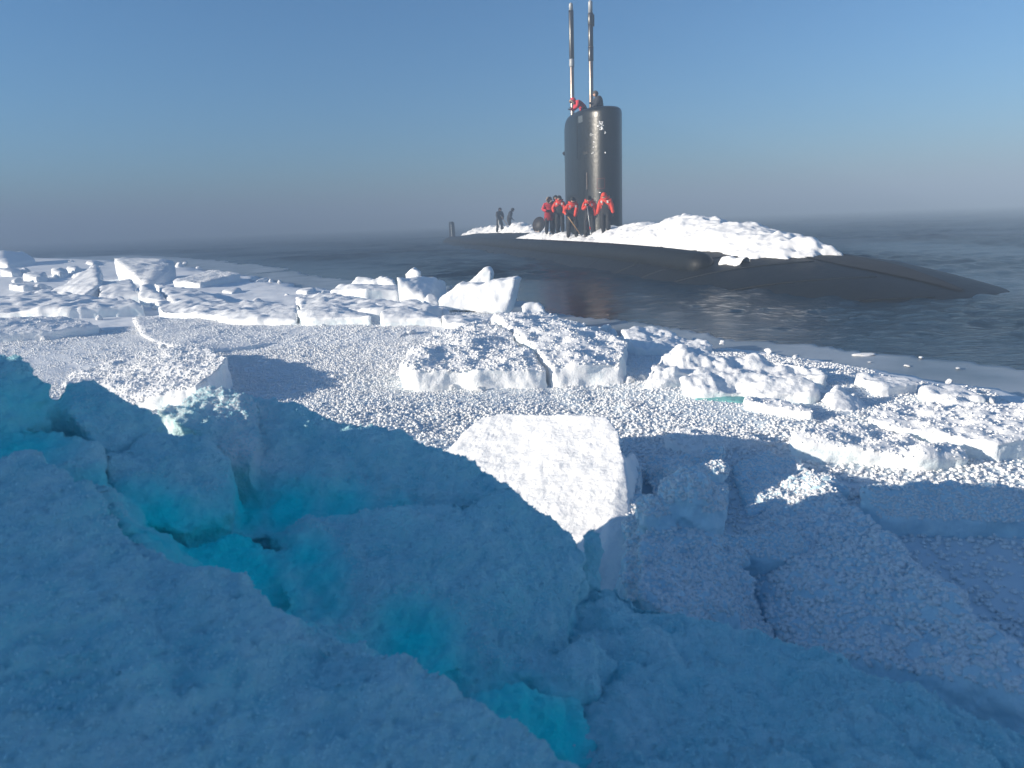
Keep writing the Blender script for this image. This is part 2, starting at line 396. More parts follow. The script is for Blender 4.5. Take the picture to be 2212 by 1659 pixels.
# non-skid walkway down the middle of the bow
bm = bmesh.new(); rows = []
for x in np.linspace(2.0, 21.8, 80):
    w = 0.62 * min(1, (22.2 - x) / 3)
    rows.append([bm.verts.new((x, y, float(hull_z(x, y)) + 0.006 + 0.012)) for y in np.linspace(-w, w, 9)])
for r1, r2 in zip(rows, rows[1:]):
    for k in range(8): bm.faces.new((r1[k], r2[k], r2[k + 1], r1[k + 1]))
link('deck_walkway', bm_mesh(bm, 'deck_walkway'), M_DECK, sub)
# raised weld lines / tile joints curving over the bow
for (x0, x1, sw) in [(11.0, 13.4, 1), (13.0, 16.0, 1), (14.9, 18.2, 1), (17.2, 20.3, 1), (19.2, 21.9, 1), (8.4, 9.0, 1)]:
    bm = bmesh.new(); pts = []
    for s in np.linspace(0, 1, 26):
        y = -0.75 - 3.1 * s; x = x1 - (x1 - x0) * s ** 1.3
        pts.append((x, y, float(hull_z(x, y)) + 0.002))
    tube(bm, pts, 0.014, 6)
    link('hull_seam', bm_mesh(bm, 'hull_seam'), M_HULL, sub)
# towed array fairing along the starboard side
bm = bmesh.new(); pts = []; rad = []
for x in np.linspace(-44, 15.2, 70):
    y = -2.28 * float(np.interp(x, [-44, -25, 15.2], [0.72, 1, 1.03]))
    pts.append((x, y, float(hull_z(x, y)) + float(np.interp(x, [-44, -30, 0, 15.2], [-.25, -.1, -.05, -.02])))); rad.append(0.40 * min(1.0, (x + 45) / 10))
for e, r_ in ((15.45, .385), (15.62, .34), (15.75, .26), (15.84, .14), (15.87, .03)):
    pts.append((e, -2.35, float(hull_z(15.2, -2.35)) - .02 - (0.4 - r_) * .15)); rad.append(r_)
tube(bm, pts, rad, 24)
link('array_fairing', bm_mesh(bm, 'array_fairing'), M_HULL, sub)

# sail
SN, SA, SW = 2.95, -3.35, 1.02      # nose, tail, half width
def sail_w(x):
    L_ = SN - SA; s = (SN - x) / L_
    if s < 0.30: w = math.sqrt(max(0, 1 - ((0.30 - s) / 0.30) ** 2))
    else:
        q_ = (s - 0.30) / 0.70; w = 1 - 0.93 * q_ ** 2.1
    return SW * max(w, 0.0)
def sail_outline(n=96):
    pts = []
    for k in range(n + 1):           # dense towards the nose
        u = k / n; x = SN - (SN - SA) * (u ** 1.9); pts.append((x, -sail_w(x)))
    for k in range(n - 1, 0, -1):
        u = k / n; x = SN - (SN - SA) * (u ** 1.9); pts.append((x, sail_w(x)))
    return pts
OUT = sail_outline(60); NO = len(OUT)
ST = 6.68                            # top of the sail
def sail_top(x):
    if x > -0.4: return ST
    q_ = (-0.4 - x) / 2.95
    return ST - 1.35 * (1 - math.sqrt(max(0, 1 - min(q_, 1) ** 2.2)))
hts = [0.3, 0.75, 0.95, 1.15, 1.5] + list(np.linspace(2.0, 6.2, 24))
V = []; 
def ring(fz, shr, flare):
    for (x, y) in OUT:
        cx = -0.2
        V.append(((x - cx) * (1 + flare * 0.4) * shr + cx if shr != 1 else x + (flare * 0.35 if x > 0 else -flare * .35), y * (1 + flare) * shr, fz(x)))
for h in hts:
    fl_ = max(0, (1.5 - h)) ** 2 * 0.16 + 0.03 * max(0, 1 - h / 6)
    ring(lambda x, h=h: min(h, sail_top(x) - 0.35), 1, fl_)
for dz, sh in ((0.30, 1.0), (0.22, .995), (0.15, .985), (0.09, .965), (0.04, .93), (0.012, .88), (0.0, .80), (0.0, 0.4), (0.0, 0.02)):
    def fz(x, dz=dz): return sail_top(x) - dz
    for (x, y) in OUT: V.append(((x + .2) * sh - .2 if sh < 1 else x, y * sh, fz((x + .2) * sh - .2 if sh < 1 else x)))
NR = len(V) // NO
SF = [(i * NO + k, i * NO + (k + 1) % NO, (i + 1) * NO + (k + 1) % NO, (i + 1) * NO + k) for i in range(NR - 1) for k in range(NO)]
sail = link('sail', mesh_np('sail', np.array(V), np.array(SF)), M_SAIL, sub)
def SZ(z): return 1 + (z - 1) * (ST - 1) / 6.15
def sail_pt(u, z, off=0.0):
    z = SZ(z)          # u: -1 tail .. 0 nose .. along starboard (negative y); signed arc parameter
    x = SN - (SN - SA) * (abs(u) ** 1.9); w = sail_w(x) * (1 + 0.03 * max(0, 1 - z / 6)) * (-1 if u > 0 else 1)
    e = 1e-3; x2 = SN - (SN - SA) * ((abs(u) + e) ** 1.9); w2 = sail_w(x2) * (1 + 0.03 * max(0, 1 - z / 6)) * (-1 if u > 0 else 1)
    t = Vector((x2 - x, w2 - w, 0)).normalized()
    nrm = Vector((t.y, -t.x, 0)) if u < 0 else Vector((-t.y, t.x, 0))
    if nrm.dot(Vector((x + .3, w, 0)) if abs(u) < .5 else Vector((0, w, 0))) < 0: nrm = -nrm
    return Vector((x, w, z)) + nrm * off, nrm, t
def sail_strip(us, z0, z1, off, name, mat, thick=0.02):
    bm = bmesh.new(); A = []
    for u in us:
        A.append([bm.verts.new(sail_pt(u, z, o)[0]) for (z, o) in ((z0, -0.02), (z0, off), (z1, off), (z1, -0.02))])
    for a_, b2 in zip(A, A[1:]):
        for k in range(3): bm.faces.new((a_[k], a_[k + 1], b2[k + 1], b2[k]))
    bm.faces.new(A[0]); bm.faces.new(A[-1][::-1])
    bmesh.ops.recalc_face_normals(bm, faces=bm.faces[:])
    return link(name, bm_mesh(bm, name, False), mat, sail)
U = lambda a, b, n=16: list(np.linspace(a, b, n))
sail_strip(U(-0.62, -0.001) + U(0.001, 0.52), 4.78, 4.83, 0.012, 'plate_seam', M_SAIL)
sail_strip(U(0.001, 0.52), 6.42, 6.46, 0.010, 'plate_seam', M_SAIL)
sail_strip(U(-.5, -0.001) + U(0.001, 0.50), 3.2, 3.23, 0.006, 'plate_seam', M_SAIL)
sail_strip(U(0.50, 0.515, 3), 4.83, 6.9, 0.012, 'plate_seam', M_SAIL)
M_WIN = simple('bridge_window', (0.07, 0.08, 0.085), rough=0.25)
w_ = sail_strip(U(0.405, 0.475, 8), 6.52, 6.83, 0.012, 'window', M_WIN); 
M_DARK = simple('dark_recess', (0.004, 0.004, 0.004), rough=0.7)
sail_strip(U(0.335, 0.40, 8), 4.98, 5.10, 0.010, 'vent_slot', M_DARK)
for u0 in (0.345, 0.385): sail_strip(U(u0, u0 + 0.006, 3), 2.75, 4.3, 0.012, 'door_frame', M_SAIL)
sail_strip(U(0.345, 0.391, 5), 4.27, 4.30, 0.012, 'door_frame', M_SAIL)
sail_strip(U(0.338, 0.345, 3), 3.3, 4.1, 0.05, 'door_handle', M_STEEL)
M_REDL = simple('faded_red_mark', (0.09, 0.012, 0.010), rough=0.6)
for (u0, u1, z0, z1) in ((.10, .21, 3.75, 3.78), (.10, .21, 3.28, 3.31), (.10, .106, 3.28, 3.78), (.204, .21, 3.28, 3.78)):
    sail_strip(U(u0, u1, 6), z0, z1, 0.006, 'red_outline', M_REDL)
for k in range(9):                                        # hand rungs up the nose
    z = 5.0 + k * 0.2
    sail_strip(U(0.30, 0.318, 4), z, z + 0.025, 0.03, 'hand_rung', M_SAIL)
# snow stuck to the sail
def crust(me_pts, r):
    bm = bmesh.new()
    for c, rr in me_pts:
        bmesh.ops.create_icosphere(bm, subdivisions=2, radius=rr, matrix=Matrix.Translation(c) @ Matrix.Diagonal((1, 1, 1.1, 1)))
    return bm
for (u, z, r_, n_) in ((.17, 6.3, .15, 16), (.15, 6.05, .12, 12), (.29, 5.85, .07, 6), (.09, 5.85, .05, 5), (.27, 5.0, .05, 5), (.24, 5.5, .04, 4), (.26, 5.25, .03, 4), (.10, 4.95, .03, 3), (.17, 3.1, .03, 3)):
    pts_ = []
    for k in range(n_):
        uu = u + RNG.normal(0, r_ * 0.2); c = sail_pt(uu if abs(uu) > .004 else .005, z + RNG.normal(0, r_ * .5), -0.005)[0]
        pts_.append((c, RNG.uniform(.016, .034)))
    me = bm_mesh(crust(pts_, r_), 'snow_patch'); v = verts_of(me); set_verts(me, v + .02 * np.stack([vnoise(v * 20, 1), vnoise(v * 20, 2), vnoise(v * 20, 3)], 1))
    o = link('snow_patch', me, M_DECKSNOW, sail); o['label'] = 'small patch of snow stuck to the sail'
# side light at the trailing edge
bm = bmesh.new(); tube(bm, [(-2.9, -.16, 5.15), (-2.95, -.30, 5.2), (-3.0, -.36, 5.22)], [.08, .12, .04], 10); box(bm, (.14, .12, .3), Matrix.Translation((-2.95, -.2, 4.95)))
link('side_light', bm_mesh(bm, 'side_light', False), M_MASTBLK, sail)
# bridge coaming
bm = bmesh.new(); pts_ = [(0.55 + .75 * math.cos(t), .48 * math.sin(t), ST + .03) for t in np.linspace(0, 2 * math.pi, 25)]
tube(bm, pts_, .04, 8, False); link('bridge_coaming', bm_mesh(bm, 'bridge_coaming'), M_SAIL, sail)

# masts
def mast(x, z0, sections, top, nm):
    root = empty('mast', (x, 0, 0), 0, sub)
    for (za, zb, r_, mt, nme) in sections:
        bm = bmesh.new(); e = 0.02
        tube(bm, [(0, 0, za), (0, 0, za + e), (0, 0, zb - e), (0, 0, zb)], [r_ * .93, r_, r_, r_ * .93], 24)
        link(nme, bm_mesh(bm, nme), mt, root)
    za, zb, r_ = top
    bm = bmesh.new(); zs = np.linspace(0, math.pi / 2, 7)
    tube(bm, [(0, 0, za)] + [(0, 0, zb - r_ + r_ * math.sin(t)) for t in zs], [r_] + [max(.004, r_ * math.cos(t)) for t in zs], 24)
    link('mast_head', bm_mesh(bm, 'mast_head'), M_GREYM, root)
    return root
m1 = mast(-2.35, 0, [(5.0, 9.30, .105, M_STEEL, 'tube'), (9.30, 9.66, .128, M_GREYM, 'collar'), (9.66, 11.88, .125, M_MASTBLK, 'sleeve')], (11.88, 12.25, .10), 'a')
bm = bmesh.new(); bmesh.ops.create_uvsphere(bm, u_segments=10, v_segments=8, radius=.05, matrix=Matrix.Translation((.06, -.10, 11.85)))
link('lens_port', bm_mesh(bm, 'lens_port'), M_DARK, m1)
m2 = mast(0.42, 0, [(6.5, 8.98, .105, M_STEEL, 'tube'), (8.98, 9.56, .125, M_MASTBLK, 'collar'), (9.56, 9.60, .135, M_STEEL, 'band'), (9.60, 10.5, .118, M_MASTBLK, 'sleeve'),
             (10.5, 11.02, .128, M_MASTBLK, 'sleeve')], (11.02, 11.56, .10), 'b')
bm = bmesh.new(); box(bm, (.16, .10, .5), Matrix.Translation((.02, .1, 10.7))); link('sensor_box', bm_mesh(bm, 'sensor_box', False), M_MASTBLK, m2)

# rudder far aft with draft marks
rud = empty('rudder', (-44.9, 0, 0), 0, sub)
bm = bmesh.new(); prof = [(1.25, -.3), (1.15, .8), (.85, 1.85), (.6, 2.05), (-.9, 2.05), (-1.2, 1.6), (-1.3, -.3)]
L1 = [bm.verts.new((x, -.17, z)) for x, z in prof]; L2 = [bm.verts.new((x, .17, z)) for x, z in prof]
bm.faces.new(L1); bm.faces.new(L2[::-1])
for k in range(len(prof)): bm.faces.new((L1[k], L2[k], L2[(k + 1) % 7], L1[(k + 1) % 7]))
bmesh.ops.recalc_face_normals(bm, faces=bm.faces[:]); bmesh.ops.bevel(bm, geom=bm.edges[:], offset=.06, segments=2, affect='EDGES')
link('blade', bm_mesh(bm, 'blade', False), M_HULL, rud)
M_WHITE = simple('white_mark', (0.75, 0.76, 0.77), rough=0.6)
for k in range(6):
    bm = bmesh.new(); box(bm, (.3, .02, .13), Matrix.Translation((.75 - .02 * k, -.185, .3 + k * .27))); link('draft_mark', bm_mesh(bm, 'draft_mark', False), M_WHITE, rud)
# open hatch cover abaft the sail
hc = empty('hatch_cover', (-7.6, -0.5, float(hull_z(-7.6, .5))), math.radians(-58), sub)
bm = bmesh.new(); bmesh.ops.create_cone(bm, cap_ends=True, segments=36, radius1=.50, radius2=.44, depth=.16)
bmesh.ops.bevel(bm, geom=[e for e in bm.edges if e.calc_face_angle(0) > .8], offset=.05, segments=3, affect='EDGES')
o = link('lid', bm_mesh(bm, 'lid'), simple('hatch_red_black', (.012, .008, .008), rough=.6), hc); o.rotation_euler = (0, math.radians(78), 0); o.location = (0, 0, .52)
bm = bmesh.new(); box(bm, (.16, .3, .22), Matrix.Translation((.05, 0, .08))); link('hinge', bm_mesh(bm, 'hinge', False), M_STEEL, hc)
# a narrow rail / cleat line on the deck edge
for x in (5.0, 7.5, -4.0, -7.0, -12.0):
    bm = bmesh.new(); z = float(hull_z(x, -1.9)); box(bm, (.34, .09, .06), Matrix.Translation((x, -1.9, z + .07))); box(bm, (.07, .07, .08), Matrix.Translation((x - .1, -1.9, z + .02))); box(bm, (.07, .07, .08), Matrix.Translation((x + .1, -1.9, z + .02)))
    bmesh.ops.bevel(bm, geom=bm.edges[:], offset=.012, segments=1, affect='EDGES')
    link('cleat', bm_mesh(bm, 'cleat', False), M_HULL, sub)

# ------------------------------------------------------------------ snow and ice lying on the deck
def deck_snow(name, label, x0, x1, y0, y1, thick, nx, ny, s, rough=0.12, cell=1.6, mat=M_DECKSNOW):
    xs_ = np.linspace(x0, x1, nx); ys_ = np.linspace(y0, y1, ny)
    XX, YY = np.meshgrid(xs_, ys_, indexing='ij'); x = XX.ravel(); y = YY.ravel()
    q = np.stack([x, y, 0 * x], 1)
    wob = 0.35 * fbm(q * 1.4, 3, .55, s)
    t = thick(x, y + wob * .6, wob)
    qq = q + 0.25 * np.stack([fbm(q * 2, 2, .5, s + 1), fbm(q * 2, 2, .5, s + 2), 0 * x], 1)
    blk_ = worley(qq * cell, s + 5); blk2 = worley(qq * cell * 2.7, s + 6)
    ln = sstep(0.0, 0.25, t)
    t = t + ln * rough * (0.9 * np.tanh(3.0 * fbm(q * 1.1, 3, .5, s + 11)) + 0.45 * np.tanh(4 * fbm(q * 2.7, 2, .5, s + 13)))
    h = t + ln * (rough * 1.2 * (0.55 - blk_) + rough * .8 * (.5 - blk2) + .25 * rough * fbm(q * 9, 3, .55, s + 9))
    h = np.where(t <= 0.0, -0.15, np.maximum(h, -0.15))
    z = hull_z(x, y) + h
    i, j = np.meshgrid(np.arange(nx - 1), np.arange(ny - 1), indexing='ij')
    F = np.stack([i * ny + j, (i + 1) * ny + j, (i + 1) * ny + j + 1, i * ny + j + 1], -1).reshape(-1, 4)
    F = F[(h[F] > -0.149).any(1)]
    u_ = np.unique(F); rm = np.zeros(len(x), np.int64); rm[u_] = np.arange(len(u_))
    Vw = np.stack([x, y, z], 1)[u_]
    Mx = np.array(SUBM); Vw = Vw @ Mx[:3, :3].T + Mx[:3, 3]
    c = Vw.mean(0); c[2] = Vw[:, 2].min()
    o = link(name, mesh_np(name, Vw - c, rm[F]), mat); o.location = c
    return tag(o, label, 'snow')
def prof_thick(xs_, ts_, half, yc=0.0, asym=0.0):
    def f(x, y, wob):
        t = np.interp(x + wob * 1.2, xs_, ts_); w = np.interp(x, xs_, half)
        u_ = np.abs(y - yc) / w
        return np.where(u_ < 1, np.maximum(t, -.2) * (1 - np.minimum(u_, 1) ** 2.2), -0.2)
    return f
deck_snow('snow_heap', 'large white heap of broken ice and snow on the foredeck before the sail', 2.2, 18.2, -2.6, 2.6,
          prof_thick([2.2, 3.0, 4.5, 6.5, 8, 9.3, 10.4, 11.3, 12.3, 13.2, 14.5, 15.2, 16.1, 16.9, 17.4, 17.7], [.0, .26, .42, .48, .50, .58, .80, .80, .70, .60, .48, .48, .48, .32, .1, -.2],
                     [.9, 1.3, 1.6, 1.65, 1.65, 1.62, 1.6, 1.58, 1.55, 1.5, 1.4, 1.32, 1.3, 1.2, 1.0, .6], -0.12), 330, 120, 21, 0.058, 0.8)
deck_snow('snow_strip', 'low trampled strip of snow along the deck edge under the working crew', -8.5, 6.0, -2.35, -0.7,
          prof_thick([-8.5, -7, -4, -1, 2, 4.5, 6.0], [-.02, .16, .30, .30, .16, .14, -.05], [.5, .7, .8, .8, .8, .75, .4], -1.62), 260, 44, 41, 0.06, 3.0)
deck_snow('snow_bank', 'long hazy bank of snow on the after deck behind the two dark figures', -41, -9.5, -1.6, 2.4,
          prof_thick([-41, -38, -33, -27, -22, -17, -13, -9.5], [-.05, .28, .5, .55, .55, .6, .45, -.05], [.8, 1.1, 1.2, 1.2, 1.2, 1.2, 1.2, .8], 0.9), 260, 50, 61, 0.11, 1.6)
deck_snow('ice_lump', 'lone small lump of ice at the foot of the foredeck snow heap', 15.6, 16.8, -2.45, -1.35,
          prof_thick([15.6, 15.8, 16.2, 16.6, 16.8], [-.1, .12, .17, .10, -.1], [.16, .2, .22, .2, .16], -1.95), 40, 34, 71, 0.04, 3)

# ------------------------------------------------------------------ people
M_ORANGE = simple('orange_suit', (0.66, 0.042, 0.014), rough=0.7, noise=0.12, bump=0.5, bscale=16, bdist=.02)
M_RED = simple('red_parka', (0.55, 0.022, 0.035), rough=0.75, noise=0.15, bump=0.5, bscale=14, bdist=.02)
M_BLACK = simple('black_suit', (0.013, 0.013, 0.016), rough=0.8, noise=0.25, bump=0.5, bscale=14, bdist=.02)
M_NAVY = simple('dark_navy_coat', (0.016, 0.018, 0.026), rough=0.8, noise=0.25, bump=0.4, bscale=14, bdist=.02)
M_FACE = simple('face_skin', (0.46, 0.27, 0.20), rough=0.6)
M_MASK = simple('black_face_mask', (0.012, 0.012, 0.013), rough=0.85)
M_FUR = simple('fur_trim', (0.36, 0.28, 0.22), rough=0.95, noise=0.4, scale=40, bump=1, bscale=60, bdist=.03)
M_FURD = simple('dark_fur_cap', (0.07, 0.06, 0.055), rough=0.95, noise=0.4, scale=40)
M_PATCH = simple('reflective_patch', (0.62, 0.62, 0.60), rough=0.5)
M_BOOT = simple('boot_rubber', (0.02, 0.018, 0.017), rough=0.6)
def ik(a, c, l1, l2, pole):
    a, c = Vector(a), Vector(c); d = c - a; L_ = min(d.length, (l1 + l2) * .999); dn = d.normalized()
    c = a + dn * L_
    x = (l1 * l1 - l2 * l2 + L_ * L_) / (2 * L_); h = math.sqrt(max(0, l1 * l1 - x * x))
    pv = Vector(pole); pv = pv - dn * pv.dot(dn); pv.normalize()
    return a + dn * x + pv * h, c
GLOVE_CACHE = {}
def glove_mesh():
    if 'g' in GLOVE_CACHE: return GLOVE_CACHE['g']
    bm = bmesh.new(); box(bm, (.085, .04, .10), Matrix.Translation((0, 0, .05)))
    bmesh.ops.bevel(bm, geom=bm.edges[:], offset=.015, segments=2, affect='EDGES')
    for k, (x, l) in enumerate(((-.033, .070), (-.011, .082), (.011, .078), (.033, .062))):
        tube(bm, [(x, 0, .09), (x, .008, .09 + l * .5), (x * .9, .034, .09 + l * .8), (x * .85, .056, .09 + l * .78)], [.012, .0115, .0105, .008], 7)
    tube(bm, [(-.04, .005, .03), (-.066, .022, .058), (-.062, .040, .088)], [.014, .0125, .009], 7)
    GLOVE_CACHE['g'] = bm_mesh(bm, 'glove'); return GLOVE_CACHE['g']
def person(label, loc, yaw, style, lean=0.0, twist=0.0, hands=None, feet=None, head_dn=0.0, head_turn=0.0, scale=1.0, knee=0.0, side=0.0, group=None, hood=False, fur=False, bulk=1.18):
    """local: +Y the way the person faces, +X the person's right, Z up"""
    root = empty('person', loc, yaw); root.scale = (scale,) * 3
    tag(root, label, 'person', group)
    feet = feet or ((.13, .02), (-.13, -.02))
    pel = Vector((0, 0, .94 - knee))
    R = Matrix.Rotation(twist, 3, 'Z') @ Matrix.Rotation(-lean, 3, 'X') @ Matrix.Rotation(side, 3, 'Y')
    up = lambda x, y, z: pel + R @ Vector((x, y, z - .94))
    sp, ch, nk = up(0, 0, 1.15), up(0, .01, 1.36), up(0, .0, 1.52)
    HR = R @ Matrix.Rotation(head_turn, 3, 'Z') @ Matrix.Rotation(-head_dn, 3, 'X')
    hd = nk + HR @ Vector((0, .025, .12)); ht = nk + HR @ Vector((0, .02, .22))
    J = [pel, sp, ch, nk, hd, ht]; Rd = [(.175, .15), (.185, .15), (.20, .15), (.075, .075), (.098, .11), (.075, .085)]
    E = [(0, 1), (1, 2), (2, 3), (3, 4), (4, 5)]; part = ['low', 'low', 'up', 'head', 'head']
    hands = hands or ((.30, .08, .82), (-.30, .08, .82))
    wr = []
    for s, hnd in zip((1, -1), hands):
        sh = up(.20 * s, 0, 1.43); hnd = Vector(hnd)
        el, wpos = ik(sh, hnd, .30, .27, (s * .9, -.7, -.25))
        i0 = len(J); J += [sh, el, wpos]; Rd += [(.095, .095), (.075, .075), (.055, .055)]
        E += [(2, i0), (i0, i0 + 1), (i0 + 1, i0 + 2)]; part += ['up', 'arm', 'arm']; wr.append((el, wpos))
    for s, ft in zip((1, -1), feet):
        hip = Vector((.105 * s, 0, .90 - knee)); an = Vector((ft[0], ft[1] - .03, .09))
        kn, an2 = ik(hip, an, .42, .42, (s * .12, 1, 0))
        i0 = len(J); J += [hip, kn, an2, Vector((ft[0] + .02 * s, ft[1] + .14, .055))]; Rd += [(.12, .12), (.092, .092), (.075, .075), (.052, .05)]
        E += [(0, i0), (i0, i0 + 1), (i0 + 1, i0 + 2), (i0 + 2, i0 + 3)]; part += ['leg', 'leg', 'leg', 'boot']
    Rd = [(r_[0] * (bulk if k not in (3, 4, 5) else 1), r_[1] * (bulk if k not in (3, 4, 5) else 1)) for k, r_ in enumerate(Rd)]
    me = bpy.data.meshes.new('p'); me.from_pydata([tuple(j) for j in J], E, [])
    o = bpy.data.objects.new('work', me); COL.objects.link(o)
    md = o.modifiers.new('s', 'SKIN'); md.use_smooth_shade = True; md.branch_smoothing = 0.3
    if not me.skin_vertices: me.attributes  # created by the modifier
    sv = me.skin_vertices[0].data if me.skin_vertices else None
    if sv is None:
        bpy.context.view_layer.objects.active = o
        bpy.ops.object.modifier_add(type='SKIN'); o.modifiers.remove(o.modifiers[-1]); sv = me.skin_vertices[0].data
    for k, r_ in enumerate(Rd): sv[k].radius = r_; sv[k].use_root = (k == 0)
    sb = o.modifiers.new('d', 'SUBSURF'); sb.levels = 2; sb.render_levels = 2
    dg = bpy.context.evaluated_depsgraph_get(); dg.update()
    body = bpy.data.meshes.new_from_object(o.evaluated_get(dg)); body.name = 'body'; bpy.data.objects.remove(o)
    v = verts_of(body); nr = normals_of(body)
    set_verts(body, v + nr * (0.012 * fbm(v * 9, 3, .5, 3))[:, None])
    mats = style['mats']; order = []
    for mm in mats.values():
        if mm not in order: order.append(mm)
    body.materials.clear()
    for mm in order: body.materials.append(mm)
    A = np.array([J[a] for a, b in E]); Bv = np.array([J[b] for a, b in E])
    cen = np.empty(len(body.polygons) * 3, np.float32); body.polygons.foreach_get('center', cen); cen = cen.reshape(-1, 3)
    ab = Bv - A; best = np.full(len(cen), 9.0); bi = np.zeros(len(cen), int)
    Rm = np.array([max(Rd[a][0], Rd[b][0]) for a, b in E])
    for k in range(len(E)):
        w = cen - A[k]; t = np.clip((w @ ab[k]) / (ab[k] @ ab[k]), 0, 1)
        d = np.linalg.norm(w - t[:, None] * ab[k], axis=1) - Rm[k] * .6
        c = d < best; best[c] = d[c]; bi[c] = k
    mi = np.array([order.index(mats[part[k]]) for k in bi], np.int32)
    body.polygons.foreach_set('material_index', mi); body.polygons.foreach_set('use_smooth', np.ones(len(mi), bool)); body.update()
    link('body', body, None, root)
    # hands
    for (el, wp), s in zip(wr, (1, -1)):
        g = link('glove', glove_mesh().copy(), M_BLACK if style.get('glove') is None else style['glove'], root)
        dr = (wp - el).normalized(); g.rotation_euler = dr.to_track_quat('Z', 'Y').to_euler(); g.location = wp - dr * .01
        g.scale = (1.1 * s, 1.1, 1.1)
    # head gear
    HM = Matrix.Translation(hd) @ HR.to_4x4()
    bm = bmesh.new(); bmesh.ops.create_uvsphere(bm, u_segments=20, v_segments=14, radius=.128)
    for vv in list(bm.verts):
        vv.co.z *= 1.12; vv.co.y *= 1.05
    kill = [f for f in bm.faces if f.calc_center_median().y > .075 and -.105 < f.calc_center_median().z < .07]
    bmesh.ops.delete(bm, geom=kill, context='FACES'); bmesh.ops.solidify(bm, geom=bm.faces[:], thickness=.012)
    bmesh.ops.transform(bm, matrix=HM @ Matrix.Translation((0, -.012, .02)), verts=bm.verts)
    link('hood' if hood else 'balaclava', bm_mesh(bm, 'hood'), style['hood'], root)
    bm = bmesh.new(); bmesh.ops.create_uvsphere(bm, u_segments=16, v_segments=12, radius=.1)
    for vv in bm.verts:
        vv.co.z *= 1.15
        if vv.co.y > .06: vv.co.y += .012 * math.exp(-((vv.co.x / .02) ** 2 + ((vv.co.z + .01) / .03) ** 2))
    bmesh.ops.transform(bm, matrix=HM @ Matrix.Translation((0, .012, .0)), verts=bm.verts)
    me = bm_mesh(bm, 'face'); me.materials.append(style.get('face', M_MASK)); me.materials.append(M_FACE)
    hi = HM.inverted()
    for pl in me.polygons:
        c = hi @ Vector(pl.center); pl.material_index = 1 if (c.y > .06 and -.005 < c.z < .045) else 0
    link('face', me, None, root)
    if fur:
        bm = bmesh.new(); pts_ = [HM @ Vector((.118 * math.cos(t), .085 + .015 * math.sin(t * 2), .015 + .128 * math.sin(t))) for t in np.linspace(0, 2 * math.pi, 25)]
        tube(bm, pts_, .042, 8, False); me = bm_mesh(bm, 'fur_trim'); v = verts_of(me); set_verts(me, v + .02 * np.stack([vnoise(v * 30, 1), vnoise(v * 30, 2), vnoise(v * 30, 3)], 1))
        link('fur_trim', me, M_FUR, root)
    if style.get('patch'):
        for s in (1, -1):
            bm = bmesh.new(); box(bm, (.07, .012, .10), Matrix.Translation(up(.13 * s, .155, 1.40)) @ R.to_4x4()); link('reflective_patch', bm_mesh(bm, 'reflective_patch', False), M_PATCH, root)
        bm = bmesh.new(); pts_ = [up(.155 * math.cos(t), .13 * math.sin(t) + .0, 1.545 + .03 * math.cos(t * 2)) for t in np.linspace(0, 2 * math.pi, 21)]
        tube(bm, pts_, .045, 8, False); link('collar', bm_mesh(bm, 'collar'), mats['up'], root)
    if style.get('skirt'):
        bm = bmesh.new(); rings = []
        for z, rx, ry in ((1.16, .20, .17), (.95, .225, .19), (.78, .235, .2), (.66, .24, .2)):
            c = pel + (R @ Vector((0, 0, z - .94)) if z > .94 else Vector((0, 0, z - .94)))
            rings.append([bm.verts.new(c + Vector((rx * math.cos(t), ry * math.sin(t), .012 * math.sin(5 * t)))) for t in np.linspace(0, 2 * math.pi, 25)[:-1]])
        for a_, b2 in zip(rings, rings[1:]):
            for k in range(24): bm.faces.new((a_[k], a_[(k + 1) % 24], b2[(k + 1) % 24], b2[k]))
        bmesh.ops.solidify(bm, geom=bm.faces[:], thickness=.02); bmesh.ops.recalc_face_normals(bm, faces=bm.faces[:])
        link('parka_skirt', bm_mesh(bm, 'parka_skirt'), mats['up'], root)
    root['_w'] = 1; del root['_w']
    return root, wr
def hm(up, low, **k):
    d = dict(mats=dict(up=up, arm=up, low=low, leg=k.get('leg', low), head=M_MASK, boot=M_BOOT), hood=k.get('hood', M_MASK)); d.update(k); return d
ORANGE = hm(M_ORANGE, M_BLACK, patch=True)
ORANGE_H = hm(M_ORANGE, M_BLACK, patch=True, hood=M_ORANGE)
REDP = hm(M_RED, M_RED, leg=M_BLACK, skirt=True, hood=M_RED); REDP['hood'] = M_MASK
REDTOP = hm(M_RED, M_RED, leg=M_BLACK, hood=M_RED)
DARK = hm(M_BLACK, M_BLACK); NAVY = hm(M_NAVY, M_NAVY, leg=M_BLACK)
def yaw_to(pos, tgt):              # face the target
    d = Vector(tgt) - Vector(pos); return math.atan2(d.y, d.x) - math.pi / 2
def deck(x, y, lift=0.04):
    p_ = sl(x, y); p_.z = float(hull_z(x, y)) + lift; return p_
CREW = 'crew standing on the deck beside the sail'
def cam_yaw(p_, deg=0): return yaw_to(p_, (0, 0, 0)) + math.radians(deg)
